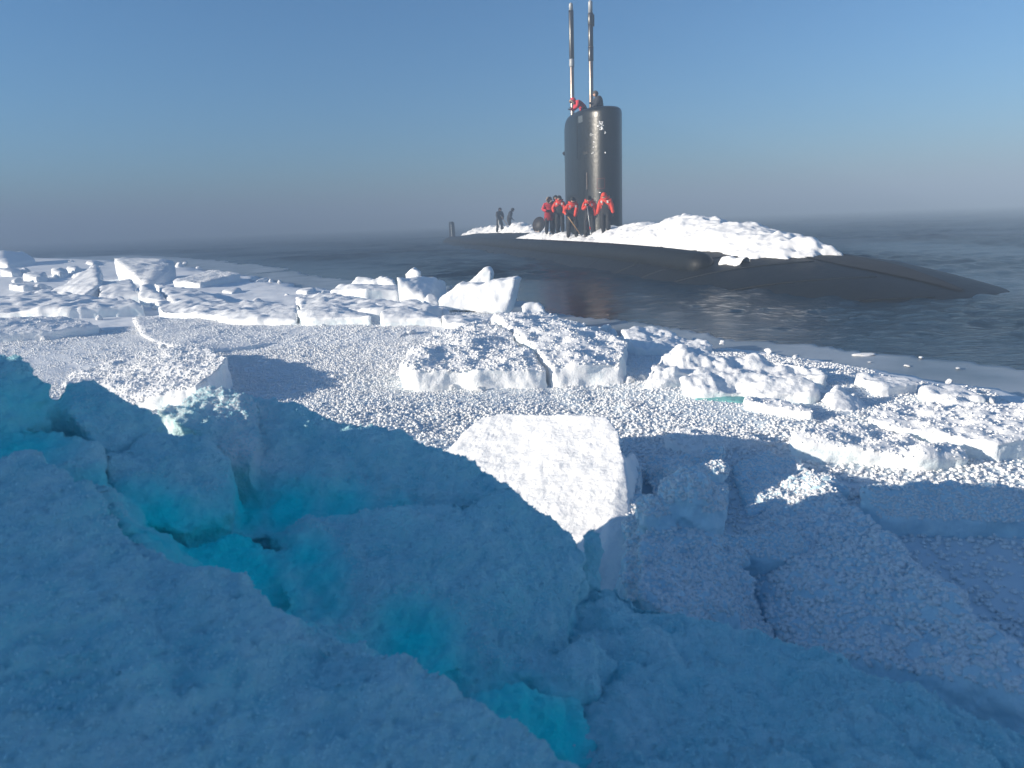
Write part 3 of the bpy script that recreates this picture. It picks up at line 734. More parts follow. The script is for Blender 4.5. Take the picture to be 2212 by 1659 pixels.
# three at the front in orange and black
p1 = deck(2.15, -1.62, .14); r1, w1 = person('crew member in orange and black suit leaning over a wooden-handled shovel', p1, cam_yaw(p1, 6), ORANGE, lean=.18, head_dn=.35,
     hands=((.28, .26, 1.02), (-.05, .34, .82)), feet=((.20, .02), (-.16, .02)), scale=1.04)
p2 = deck(3.4, -1.22, .08); r2, w2 = person('crew member in orange and black suit gripping a thin upright ice pole', p2, cam_yaw(p2, -8), ORANGE, lean=.32, head_dn=.5,
     hands=((.06, .36, 1.30), (-.26, .20, .86)), feet=((.17, .06), (-.15, -.04)), scale=1.05)
p3 = deck(4.8, -1.0, .12); r3, w3 = person('crew member in orange hooded suit standing nearest the snow heap, arms hanging down', p3, cam_yaw(p3, -14), ORANGE_H, lean=.22, head_dn=.55, head_turn=-.2,
     hands=((.36, .12, .80), (-.34, .14, .86)), feet=((.10, 0), (-.10, .02)), scale=1.03, hood=True)
# three behind on the left
p4 = deck(-1.5, -1.66, .30); person('crew member in long red parka standing beside the open hatch cover', p4, cam_yaw(p4, 10), REDP, lean=.05, head_dn=.15,
     hands=((.14, .30, 1.12), (-.10, .32, 1.12)), fur=True, scale=1.04)
p5 = deck(-.85, -1.28, .24); person('crew member in orange and black suit just left of the sail, hands lowered', p5, cam_yaw(p5, -6), ORANGE, lean=.12, head_dn=.3,
     hands=((.24, .22, .98), (-.20, .24, .92)), scale=1.03)
p6 = deck(-2.0, -1.15, .2); person('crew member all in black mostly hidden behind the red parka', p6, cam_yaw(p6, 20), DARK, lean=.05, head_dn=.1, scale=1.06)
# two on the after deck
p7 = deck(-19.9, -.15, .02); r7, w7 = person('dark figure on the after deck, left one of the pair, holding a shovel', p7, cam_yaw(p7, 25), NAVY, lean=.22, head_dn=.3,
     hands=((.16, .32, .92), (-.14, .34, .98)), feet=((.20, 0), (-.22, .04)), scale=1.06)
p8 = deck(-19.2, .45, .02); r8, w8 = person('dark figure on the after deck, right one of the pair, arm held out', p8, cam_yaw(p8, 70), NAVY, lean=.38, head_dn=.3, twist=.1,
     hands=((.20, .36, .92), (-.52, -.12, .86)), feet=((.14, .06), (-.14, -.1)), scale=1.06)
# two on the bridge
p9 = sl(-.25, -.1); p9.z = 6.0; person('crew member in red parka with fur hood bending forward on top of the sail', p9, math.radians(96), REDTOP, lean=.85, head_dn=.2,
     hands=((.26, .62, 1.00), (-.22, .62, 1.0)), fur=True, scale=1.0, hood=True, bulk=1.4)
p10 = sl(1.25, .1); p10.z = 5.78; person('crew member in black coat and fur cap sitting up on the bridge of the sail', p10, math.radians(104), dict(NAVY, face=M_FACE, hood=M_FURD), lean=.20, head_dn=.35,
     hands=((.10, .36, 1.18), (-.12, .42, 1.02)), scale=1.0, bulk=1.4)

# tools
M_WOOD = simple('ash_handle', (0.42, 0.24, 0.10), rough=0.55)
M_TOOL = simple('tool_metal', (0.35, 0.36, 0.37), rough=0.4, metal=.7)
M_REDTAPE = simple('red_tape', (0.5, 0.03, 0.02), rough=.6)
def tool(name, label, a, b, kind, cat):
    a, b = Vector(a), Vector(b); root = empty(name, b); tag(root, label, cat)
    d = (b - a); L_ = d.length; q_ = d.to_track_quat('-Z', 'Y'); root.rotation_euler = q_.to_euler()
    bm = bmesh.new(); tube(bm, [(0, 0, .22 if kind == 'shovel' else .0), (0, 0, L_ - .12)], .022, 8); link('shaft', bm_mesh(bm, 'shaft'), M_WOOD if kind == 'shovel' else M_TOOL, root)
    if kind == 'shovel':
        bm = bmesh.new(); tube(bm, [(0, 0, L_ - .14), (.07, 0, L_ - .03), (.07, 0, L_), (-.07, 0, L_), (-.07, 0, L_ - .03), (0, 0, L_ - .14)], .017, 8); link('grip', bm_mesh(bm, 'grip'), M_TOOL, root)
        bm = bmesh.new(); rows = []
        for z, w in ((.30, .04), (.24, .11), (.12, .13), (.0, .12)):
            rows.append([bm.verts.new((x * w, .04 * (1 - x * x) * (1 if z < .28 else .3), z)) for x in (-1, -.5, 0, .5, 1)])
        for r_, s_ in zip(rows, rows[1:]):
            for k in range(4): bm.faces.new((r_[k], r_[k + 1], s_[k + 1], s_[k]))
        bmesh.ops.solidify(bm, geom=bm.faces[:], thickness=.008); link('blade', bm_mesh(bm, 'blade'), M_TOOL, root)
    else:
        bm = bmesh.new(); tube(bm, [(0, 0, L_ - .14), (0, 0, L_)], .03, 8); link('grip', bm_mesh(bm, 'grip'), M_MASK, root)
        bm = bmesh.new(); tube(bm, [(0, 0, .34), (0, 0, .46)], .026, 8); link('tape_band', bm_mesh(bm, 'tape_band'), M_REDTAPE, root)
        bm = bmesh.new(); tube(bm, [(0, 0, .30), (0, 0, .08), (0, 0, 0)], [.028, .034, .012], 8); link('spike', bm_mesh(bm, 'spike'), M_TOOL, root)
    return root
bpy.context.view_layer.update()
g1 = r1.matrix_world @ w1[0][1]; g1b = r1.matrix_world @ w1[1][1]
d1 = (g1b - g1).normalized(); t1 = p1 + Vector((.42, -.42, -.02)); t1.z = p1.z
tool('snow_shovel', 'wooden-handled shovel held by the crew member leaning in front of the sail', g1 + (g1 - t1).normalized() * .06, t1, 'shovel', 'shovel')
g2 = r2.matrix_world @ w2[0][1]; t2 = Vector((g2.x + .16, g2.y - .06, p2.z + .0))
tool('ice_pole', 'thin ice pole with red band held upright by the middle orange crew member', g2 + Vector((-.02, -.04, .12)), t2, 'pole', 'pole')
g7 = r7.matrix_world @ w7[1][1]; t7 = p7 + Vector((1.0, -.4, .0)); t7.z = p7.z
tool('snow_shovel', 'pale shovel held by the left dark figure on the after deck', g7 + (g7 - t7).normalized() * .3, t7, 'shovel', 'shovel')
bm = bmesh.new(); a_ = r7.matrix_world @ w7[0][1]
tube(bm, [a_ + Vector((0, 0, .02)), a_ + Vector((-.05, -.05, -.35)), a_ + Vector((.1, -.1, -.7)), a_ + Vector((.5, -.1, -.9))], .025, 8)
rp = link('rope', bm_mesh(bm, 'rope'), M_PATCH); tag(rp, 'pale rope hanging from the hands of the left dark figure aft', 'rope')

# ------------------------------------------------------------------ ice blocks
GRAIN_PTS = []
FLOWER_PTS = []                    # where frost flowers grow: (position, normal, size)
def hullmesh(hulls, name='h'):
    bm = bmesh.new()
    for pts in hulls:
        vs = [bm.verts.new(p) for p in pts]
        r_ = bmesh.ops.convex_hull(bm, input=vs)
        junk = [g for g in r_.get('geom_interior', []) + r_.get('geom_unused', []) if isinstance(g, bmesh.types.BMVert) and g.is_valid]
        if junk: bmesh.ops.delete(bm, geom=list(set(junk)), context='VERTS')
    bmesh.ops.recalc_face_normals(bm, faces=bm.faces[:])
    me = bpy.data.meshes.new(name); bm.to_mesh(me); bm.free(); return me
def drop(pts, zb=-0.04):
    pts = [Vector(p) for p in pts]
    return pts + [Vector((p.x, p.y, zb)) for p in pts]
def thick(pts, v):
    pts = [Vector(p) for p in pts]; return pts + [p + Vector(v) for p in pts]
BLOCKS = []
def ice(name, label, hulls, cat='ice block', mat=None, voxel=None, lump=1.0, crust=1.0, bare=0.0, frost=0.0, group=None, smooth=1, seed=None, barefaces=0.35, fs=1.0):
    seed = sum(ord(ch) * (i_ + 3) for i_, ch in enumerate(label)) % 9973 if seed is None else seed
    allp = [p for h in hulls for p in h]
    c = sum(allp, Vector()) / len(allp); dist = max(0.8, (c - CAMP).length); near = max(0.7, min((p - CAMP).length for p in allp))
    vx = voxel or max(0.0088, 0.0026 * (0.5 * dist + 0.5 * near))
    me = hullmesh([[p - c for p in h] for h in hulls])
    mods = [('REMESH', dict(mode='VOXEL', voxel_size=vx, adaptivity=0.0))]
    if smooth: mods.append(('SMOOTH', dict(factor=0.5, iterations=smooth)))
    out = evaluated(me, mods, name)
    v = verts_of(out); nr = normals_of(out); w = v + np.array(c)
    upn = nr[:, 2]
    sc = np.clip(dist / 6.0, 0.55, 2.2)                  # far blocks carry coarser relief
    sb_ = min(float(sc), 1.25)
    big = fbm(w * (2.6 / sc), 3, .5, seed) * 0.036 * sb_ * lump
    mid = fbm(w * (9.0 / sc), 3, .55, seed + 1) * 0.014 * sb_ * lump
    cr = (0.55 - worley(w * (26.0 / sc), seed % 7)) * 0.022 * sb_ * crust * np.clip(.35 + .65 * sstep(-.2, .7, upn), 0, 1)
    cl = np.maximum(0, fbm(w * (5.5 / sc), 2, .5, seed + 4)) * 0.030 * sb_ * crust * sstep(.0, .5, upn)   # clotted snow
    if dist > 4: cr, cl = cr * .6, cl * .7
    if dist < 3.2:
        cr = cr + crust * (.009 * np.maximum(0, fbm(w * 30, 3, .6, seed + 20)) + .010 * np.maximum(0, .42 - worley(w * 75, 3)))
    v = v + nr * (big + mid + cr + cl)[:, None]
    set_verts(out, v)
    bf = np.clip(bare + barefaces * sstep(.45, -.2, upn) * sstep(.0, .3, fbm(w * 1.7, 3, .5, seed + 8) + .35), 0, 1)
    if mat is M_BARE: bf = np.clip(.72 + .6 * fbm(w * 2.4, 2, .5, seed), 0, 1)
    float_attr(out, 'bare', bf)
    out.polygons.foreach_set('use_smooth', np.ones(len(out.polygons), bool))
    zb = min(p.z for p in allp)
    org = Vector((c.x, c.y, zb))
    out.transform(Matrix.Translation(c - org)); out.materials.clear()
    o = link(name, out, mat or M_SNOW); o.location = org
    tag(o, label, cat, group); BLOCKS.append(o)
    if frost:
        m_ = (upn > .45)
        idx = np.nonzero(m_)[0]
        area = len(idx) * vx * vx * 1.1
        n_ = int(area / (0.030 * sc) ** 2 * frost)
        if n_ > 0 and len(idx):
            sel = RNG.choice(idx, size=min(n_, len(idx)), replace=False)
            for k in sel: (GRAIN_PTS if mat is M_NEAR else FLOWER_PTS).append((v[k] + np.array(c), nr[k], fs * (.8 if dist > 4 else 1) * RNG.uniform(.008, .017) * min(sc, 1.2)))
    return o

# --- far and middle distance
ice('ice_slab', 'leftmost far slab of ice by the dark water, frosted top', [drop([B(-40, 550, 577), B(6, 541, 574), B(52, 543, 566), B(76, 560, 570), B(18, 573, 579)])], frost=.0)
ice('ice_slab', 'large upended slab with frosty face and shaded right side, far left', [drop([B(246, 557, 603), B(344, 559, 600), B(349, 604, 612), B(318, 617, 620), B(376, 563, 598), B(378, 594, 602)])], frost=.8)
ice('ice_slab', 'flat slab with blue shaded front edge right of the upended slab', [drop([B(372, 606, 622), B(460, 583, 603), B(520, 590, 608), B(434, 611, 624)])], frost=.8)
ice('ice_block', 'sunlit tilted block rising to a point left of the upended slab', [drop([B(105, 632, 642), B(195, 580, 627), B(216, 577, 624), B(218, 612, 640), B(180, 640, 648)])])
ice('ice_block', 'broad sunlit block with straight top below the upended slab', [drop([B(214, 606, 632), B(285, 603, 630), B(303, 638, 648), B(212, 640, 652)])])
ice('ice_block', 'broken sunlit block with shaded right side beside the straight-topped block', [drop([B(303, 612, 642), B(331, 616, 640), B(340, 640, 654), B(300, 643, 658), B(366, 655, 666)])])
ice('snow_bank', 'low sunlit bank of snow curving towards the flat slab', [drop([B(335, 613, 634), B(430, 626, 642), B(500, 655, 670), B(380, 660, 674)])], cat='snow bank')
ice('snow_bank', 'pale bank of broken snow at the foot of the left blocks', [drop([B(150, 650, 664), B(260, 640, 658), B(305, 655, 672), B(310, 668, 680), B(170, 664, 676)])], cat='snow bank')
ice('ice_block', 'shaded blue-grey berm at the left edge of the floe', [drop([B(-60, 688, 735), B(60, 681, 722), B(170, 688, 716), B(216, 703, 720), B(120, 712, 734), B(-40, 722, 745)])], frost=.4)
ice('ice_slab', 'left end of the low broken ledge across the middle of the floe', [drop([B(470, 684, 698), B(560, 667, 690), B(640, 664, 690), B(642, 690, 704), B(500, 690, 703)])])
ice('ice_slab', 'longest piece of the low broken ledge across the floe', [drop([B(640, 668, 698), B(700, 660, 688), B(790, 674, 694), B(803, 682, 704), B(650, 690, 706)])])
ice('ice_slab', 'right piece of the low broken ledge, below the upright blocks', [drop([B(822, 672, 700), B(860, 662, 690), B(945, 678, 695), B(955, 687, 705), B(826, 690, 706)])])
ice('ice_slab', 'short end piece of the ledge next to the central slab', [drop([B(955, 681, 702), B(1000, 680, 696), B(1060, 684, 700), B(1040, 702, 716), B(960, 696, 712)])])
ice('ice_slab', 'thin upper layer of the ledge behind its longest piece', [drop([B(655, 645, 668), B(790, 647, 667), B(803, 656, 673), B(660, 659, 675)])])
ice('ice_slab', 'thin upper layer of the ledge in front of the upright block', [drop([B(808, 652, 673), B(900, 650, 668), B(972, 667, 681), B(815, 664, 680)])])
ice('ice_block', 'wide block with dark right-hand side, leftmost of the water-edge group', [drop([B(714, 628, 653), B(732, 613, 648), B(858, 614, 645), B(861, 626, 655), B(789, 622, 658), B(716, 640, 656)])])
ice('ice_block', 'lumpy double mound of ice behind the wide water-edge block', [drop([B(761, 613, 641), B(775, 599, 639), B(806, 601, 639), B(812, 615, 642)]), drop([B(804, 608, 641), B(822, 595, 639), B(848, 605, 641), B(856, 616, 643)])])
ice('ice_block', 'upright block capped by a round knob at the water edge', [drop([B(857, 598, 659), B(880, 604, 655), B(943, 600, 650), B(964, 608, 645), B(922, 648, 662), B(860, 620, 661)]),
     thick([B(874, 592, 652), B(890, 579, 652), B(907, 588, 652), B(906, 612, 652), B(875, 612, 652)], (0.02, .22, 0))])
ice('ice_block', 'large pale fin-shaped block curving up to a point at the water edge', [thick([B(951, 650, 672), B(968, 634, 672), B(989, 613, 672), B(1035, 618, 672), B(1060, 618, 672), B(1060, 676, 674), B(954, 668, 673)], (.10, .34, 0)),
     thick([B(1030, 618, 672), B(1062, 616, 672), B(1108, 600, 672), B(1115, 603, 672), B(1103, 648, 672), B(1095, 676, 674), B(1030, 676, 674)], (.10, .30, 0))], crust=.6)
ice('ice_block', 'small sharp fin of ice behind the large fin-shaped block', [thick([B(1004, 616, 660), B(1046, 581, 660), B(1056, 579, 660), B(1061, 588, 660), B(1058, 640, 660), B(1004, 640, 660)], (.05, .25, 0))])
ice('ice_block', 'small knobbly chunk between the upright block and the large fin', [drop([B(910, 652, 668), B(922, 632, 665), B(940, 634, 664), B(950, 655, 668), B(930, 668, 672)])])
ice('ice_block', 'rounded white knob of ice standing at the water line right of the fins', [drop([B(1127, 661, 690), B(1148, 652, 688), B(1164, 656, 688), B(1184, 680, 692), B(1130, 680, 694)])])
# --- rubble of small slabs along the far left edge
RUB = [(22, 596, 44, 16), (75, 606, 50, 14), (128, 598, 36, 15), (160, 588, 34, 12), (50, 626, 56, 17), (95, 640, 44, 13), (22, 652, 48, 15), (140, 618, 34, 11), (200, 570, 30, 9), (120, 572, 34, 10), (70, 584, 40, 12),
       (395, 632, 50, 12), (450, 640, 46, 10), (545, 648, 60, 11), (600, 636, 44, 9), (500, 634, 40, 8), (660, 634, 46, 11), (560, 662, 46, 10), (420, 660, 44, 10), (250, 672, 60, 12), (180, 684, 50, 10), (345, 664, 40, 9), (90, 668, 54, 12), (690, 622, 40, 9)]
RUB = sorted(RUB)[::2]
for k, (px, pb, w_, h_) in enumerate(RUB):
    rr = np.random.default_rng(300 + k); t1, t2, t3 = rr.uniform(.3, 1.2, 3)
    pts = [B(px - w_ * .5, pb - h_ * t1, pb), B(px - w_ * .15, pb - h_ * 1.1 * t2 - 4, pb - 6), B(px + w_ * .45, pb - h_ * t3 - 3, pb - 5), B(px + w_ * .5, pb - h_ * .5 * t2, pb), B(px + w_ * .05, pb - h_ * .55 * t1, pb + 4)]
    nth = ['leftmost', 'second', 'third', 'fourth', 'fifth', 'sixth', 'seventh', 'eighth', 'ninth', 'tenth', 'eleventh', 'twelfth', 'thirteenth', 'fourteenth', 'fifteenth', 'sixteenth', 'seventeenth', 'eighteenth', 'nineteenth', 'twentieth', 'twenty-first', 'twenty-second', 'twenty-third'][k] if k < len(RUB) - 1 else 'rightmost'
    ice('ice_slab', f'{nth} slab from the left in the low rubble of the far floe edge' if k not in (0, len(RUB) - 1) else f'{nth} slab in the low rubble of the far floe edge', [drop(pts)], group='small tilted slabs in the far rubble', lump=1.3)
ice('snow_bank', 'long low bank of sunlit snow along the left edge of the floe', [drop([B(-60, 640, 668), B(120, 630, 655), B(220, 640, 662), B(310, 656, 680), B(150, 668, 690), B(-60, 672, 696)])], cat='snow bank', lump=1.5)
ice('snow_bank', 'long low bank of sunlit snow joining the left blocks to the ledge', [drop([B(335, 648, 668), B(480, 652, 670), B(645, 655, 676), B(640, 674, 690), B(470, 682, 696), B(345, 670, 686)])], cat='snow bank', lump=1.5)
ice('snow_bank', 'low bank of sunlit snow under the water-edge blocks', [drop([B(640, 640, 664), B(720, 638, 660), B(840, 652, 674), B(960, 664, 682), B(820, 674, 692), B(650, 668, 688)])], cat='snow bank', lump=1.5)
# --- the cracked plates
ice('ice_slab', 'tilted left plate of the cracked central slab, frosted top and pale front', [drop([B(868, 786, 834), B(885, 770, 824), B(940, 715, 765), B(1062, 688, 742), B(1138, 760, 808), B(1174, 802, 832), B(1030, 796, 840), B(900, 800, 841)])], frost=.8)
ice('ice_slab', 'higher right plate of the cracked central slab with snow-clotted top', [drop([B(1070, 683, 736), B(1160, 676, 722), B(1260, 698, 738), B(1353, 744, 788), B(1341, 782, 826), B(1194, 792, 832), B(1150, 745, 798)])], frost=.5, crust=1.0, lump=1.2)
ice('ice_block', 'big lumpy back of the double-ridged block right of the central slab', [drop([B(1396, 797, 838), B(1425, 764, 818), B(1512, 757, 806), B(1600, 763, 808), B(1772, 793, 826), B(1779, 814, 836), B(1400, 826, 842)])], crust=1.5, lump=1.5)
ice('ice_block', 'rounded front roll of the double-ridged block, green ice beneath it', [thick([B(1470, 822, 858), B(1492, 806, 848), B(1600, 806, 848), B(1760, 820, 858), B(1770, 838, 866), B(1752, 852, 872), B(1500, 845, 866)], (0, 0, -.16))], crust=1.2, lump=1.2)
ice('bare_ice', 'strip of green bare ice under the double-ridged block', [drop([B(1490, 854, 864), B(1600, 857, 866), B(1640, 862, 870), B(1600, 872, 876), B(1510, 868, 872)])], cat='ice', mat=M_GREEN, crust=.2, lump=.3)
ice('ice_slab', 'small rectangular slab in front of the double-ridged block', [drop([B(1611, 860, 884), B(1665, 857, 880), B(1754, 880, 906), B(1752, 893, 912), B(1613, 868, 892)])], frost=.3)
ice('ice_block', 'pointed white pyramid of ice right of the small rectangular slab', [drop([B(1807, 830, 868), B(1822, 836, 868), B(1772, 866, 872), B(1884, 876, 880), B(1842, 888, 892), B(1800, 880, 890)])])
ice('ice_slab', 'long low slab with its pale green front half in shadow', [drop([B(1713, 942, 985), B(1800, 912, 950), B(1900, 922, 952), B(2080, 970, 1003), B(2095, 990, 1012), B(1980, 987, 1018), B(1720, 956, 993)])], frost=.7, bare=.05)
ice('ice_slab', 'thick slab with a clump of lumps on top at the right edge', [drop([B(1877, 900, 938), B(1920, 868, 908), B(2090, 862, 897), B(2260, 880, 917), B(2280, 930, 975), B(2166, 958, 1004), B(2080, 946, 990), B(1885, 912, 948)]),
     drop([B(1976, 885, 918), B(2003, 860, 918), B(2030, 860, 916), B(2042, 890, 922), B(2000, 906, 928)]), drop([B(2044, 900, 925), B(2062, 886, 922), B(2088, 896, 926), B(2080, 918, 932)])], frost=.4)
ice('snow_bank', 'low rubble of snow behind the double-ridged block near the water', [drop([B(1846, 806, 830), B(1900, 802, 824), B(1990, 828, 844), B(1900, 838, 852)])], cat='snow bank')
ice('snow_bank', 'low rubble of snow by the grey ice above the thick slab', [drop([B(1990, 835, 852), B(2080, 836, 850), B(2130, 858, 870), B(2010, 854, 868)])], cat='snow bank')
ice('snow_bank', 'uneven snow edge between the central slab and the water', [drop([B(1345, 714, 746), B(1400, 706, 738), B(1470, 728, 744), B(1540, 746, 756), B(1500, 760, 770), B(1370, 748, 766)])], cat='snow bank', crust=1.6)
ice('ice_slab', 'frosted plate broken and tipped up at its right end, left middle', [drop([Z(425, 750, .40), Z(492, 768, .50), Z(470, 795, .49), Z(424, 830, .46), Z(400, 872, .20), Z(225, 885, .19), Z(110, 835, .19), Z(300, 762, .22)])], frost=.9)
ice('ice_slab', 'thin frosted plate with a bright cracked edge behind the tipped plate', [drop([Z(288, 686, .27), Z(306, 720, .27), Z(345, 740, .27), Z(425, 757, .26), Z(600, 742, .20), Z(680, 712, .20), Z(480, 688, .24)])], frost=.9, lump=.4, crust=.5)

# --- near: sunlit slab and what stands round it
D = Dp
def on_plane(a, b, c):
    n_ = (b - a).cross(c - a)
    def f(px, py):
        d_ = ray(px, py); return CAMP + d_ * (n_.dot(a - CAMP) / n_.dot(d_))
    return f
MP = on_plane(Z(1042, 897, .50), Z(1310, 904, .62), Z(1240, 1290, .19))
ice('ice_slab', 'brilliant white sunlit slab tilted up in the centre foreground', [drop([MP(1040, 899), MP(1085, 893), MP(1150, 900), MP(1215, 895), MP(1268, 906), MP(1312, 902), MP(1335, 930), MP(1347, 985), MP(1332, 1050), MP(1322, 1120), MP(1310, 1190), MP(1290, 1255), MP(1235, 1300), MP(1100, 1230), MP(1000, 1085), MP(975, 1035), MP(943, 990), MP(985, 965), MP(1018, 930)]), drop([MP(1347, 985), MP(1332, 1050), MP(1310, 1190), MP(1250, 1290), Z(1372, 975, .36), Z(1388, 1040, .30), Z(1388, 1150, .25), Z(1382, 1290, .20)]), [MP(943, 988), MP(990, 975), MP(1000, 1080), MP(960, 1030)] + [p_ - Vector((0, 0, .2)) for p_ in (MP(943, 988), MP(990, 975), MP(1000, 1080), MP(960, 1030))]], lump=.5, crust=.4, barefaces=.1, frost=.0)
def ball(px, py, d, rx, ry=None, rz=None):
    c_ = D(px, py, d); ry = ry or rx; rz = rz or rx
    return [c_ + Vector((rx * math.cos(a) * math.cos(b2), ry * math.sin(a) * math.cos(b2), rz * math.sin(b2))) for a in np.linspace(0, 2 * math.pi, 9)[:-1] for b2 in (-1.4, -.7, -.1, .5, 1.0, 1.5)]
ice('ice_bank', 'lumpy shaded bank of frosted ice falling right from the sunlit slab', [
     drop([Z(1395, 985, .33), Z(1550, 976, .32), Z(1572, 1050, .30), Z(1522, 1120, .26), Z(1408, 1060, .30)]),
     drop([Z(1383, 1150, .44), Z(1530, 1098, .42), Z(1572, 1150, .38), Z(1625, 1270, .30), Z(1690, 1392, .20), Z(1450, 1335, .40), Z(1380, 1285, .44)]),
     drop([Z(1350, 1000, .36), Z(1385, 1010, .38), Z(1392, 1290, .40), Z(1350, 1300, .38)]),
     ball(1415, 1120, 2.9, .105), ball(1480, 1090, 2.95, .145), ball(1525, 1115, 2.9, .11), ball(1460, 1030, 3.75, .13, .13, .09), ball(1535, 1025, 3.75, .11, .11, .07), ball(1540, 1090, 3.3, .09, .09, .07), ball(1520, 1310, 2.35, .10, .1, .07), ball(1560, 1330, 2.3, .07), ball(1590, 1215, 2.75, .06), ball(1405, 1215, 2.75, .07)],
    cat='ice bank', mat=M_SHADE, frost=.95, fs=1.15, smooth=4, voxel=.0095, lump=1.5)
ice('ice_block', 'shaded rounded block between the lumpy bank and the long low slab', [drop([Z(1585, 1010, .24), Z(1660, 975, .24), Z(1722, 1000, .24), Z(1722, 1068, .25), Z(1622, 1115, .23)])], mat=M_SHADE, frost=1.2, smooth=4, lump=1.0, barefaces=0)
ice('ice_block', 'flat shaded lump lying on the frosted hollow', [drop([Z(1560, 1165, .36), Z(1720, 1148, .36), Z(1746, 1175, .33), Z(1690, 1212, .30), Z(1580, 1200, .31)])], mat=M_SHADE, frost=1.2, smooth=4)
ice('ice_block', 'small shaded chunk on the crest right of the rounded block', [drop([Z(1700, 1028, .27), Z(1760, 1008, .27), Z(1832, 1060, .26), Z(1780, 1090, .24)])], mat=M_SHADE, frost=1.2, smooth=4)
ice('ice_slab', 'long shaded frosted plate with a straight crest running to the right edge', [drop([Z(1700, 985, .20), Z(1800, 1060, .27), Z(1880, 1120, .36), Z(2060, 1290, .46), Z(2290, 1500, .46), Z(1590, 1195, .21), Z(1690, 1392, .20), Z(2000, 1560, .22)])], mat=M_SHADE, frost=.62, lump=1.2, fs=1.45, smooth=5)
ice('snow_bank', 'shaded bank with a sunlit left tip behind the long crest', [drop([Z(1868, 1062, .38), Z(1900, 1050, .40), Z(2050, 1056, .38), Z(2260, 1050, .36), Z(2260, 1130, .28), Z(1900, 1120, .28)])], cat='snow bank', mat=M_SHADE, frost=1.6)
ice('snow_bank', 'low sunlit frosted hump just above the shadow edge', [drop([Z(1440, 945, .28), Z(1520, 924, .31), Z(1600, 934, .29), Z(1672, 960, .22), Z(1500, 975, .24)])], cat='snow bank', frost=1.5)
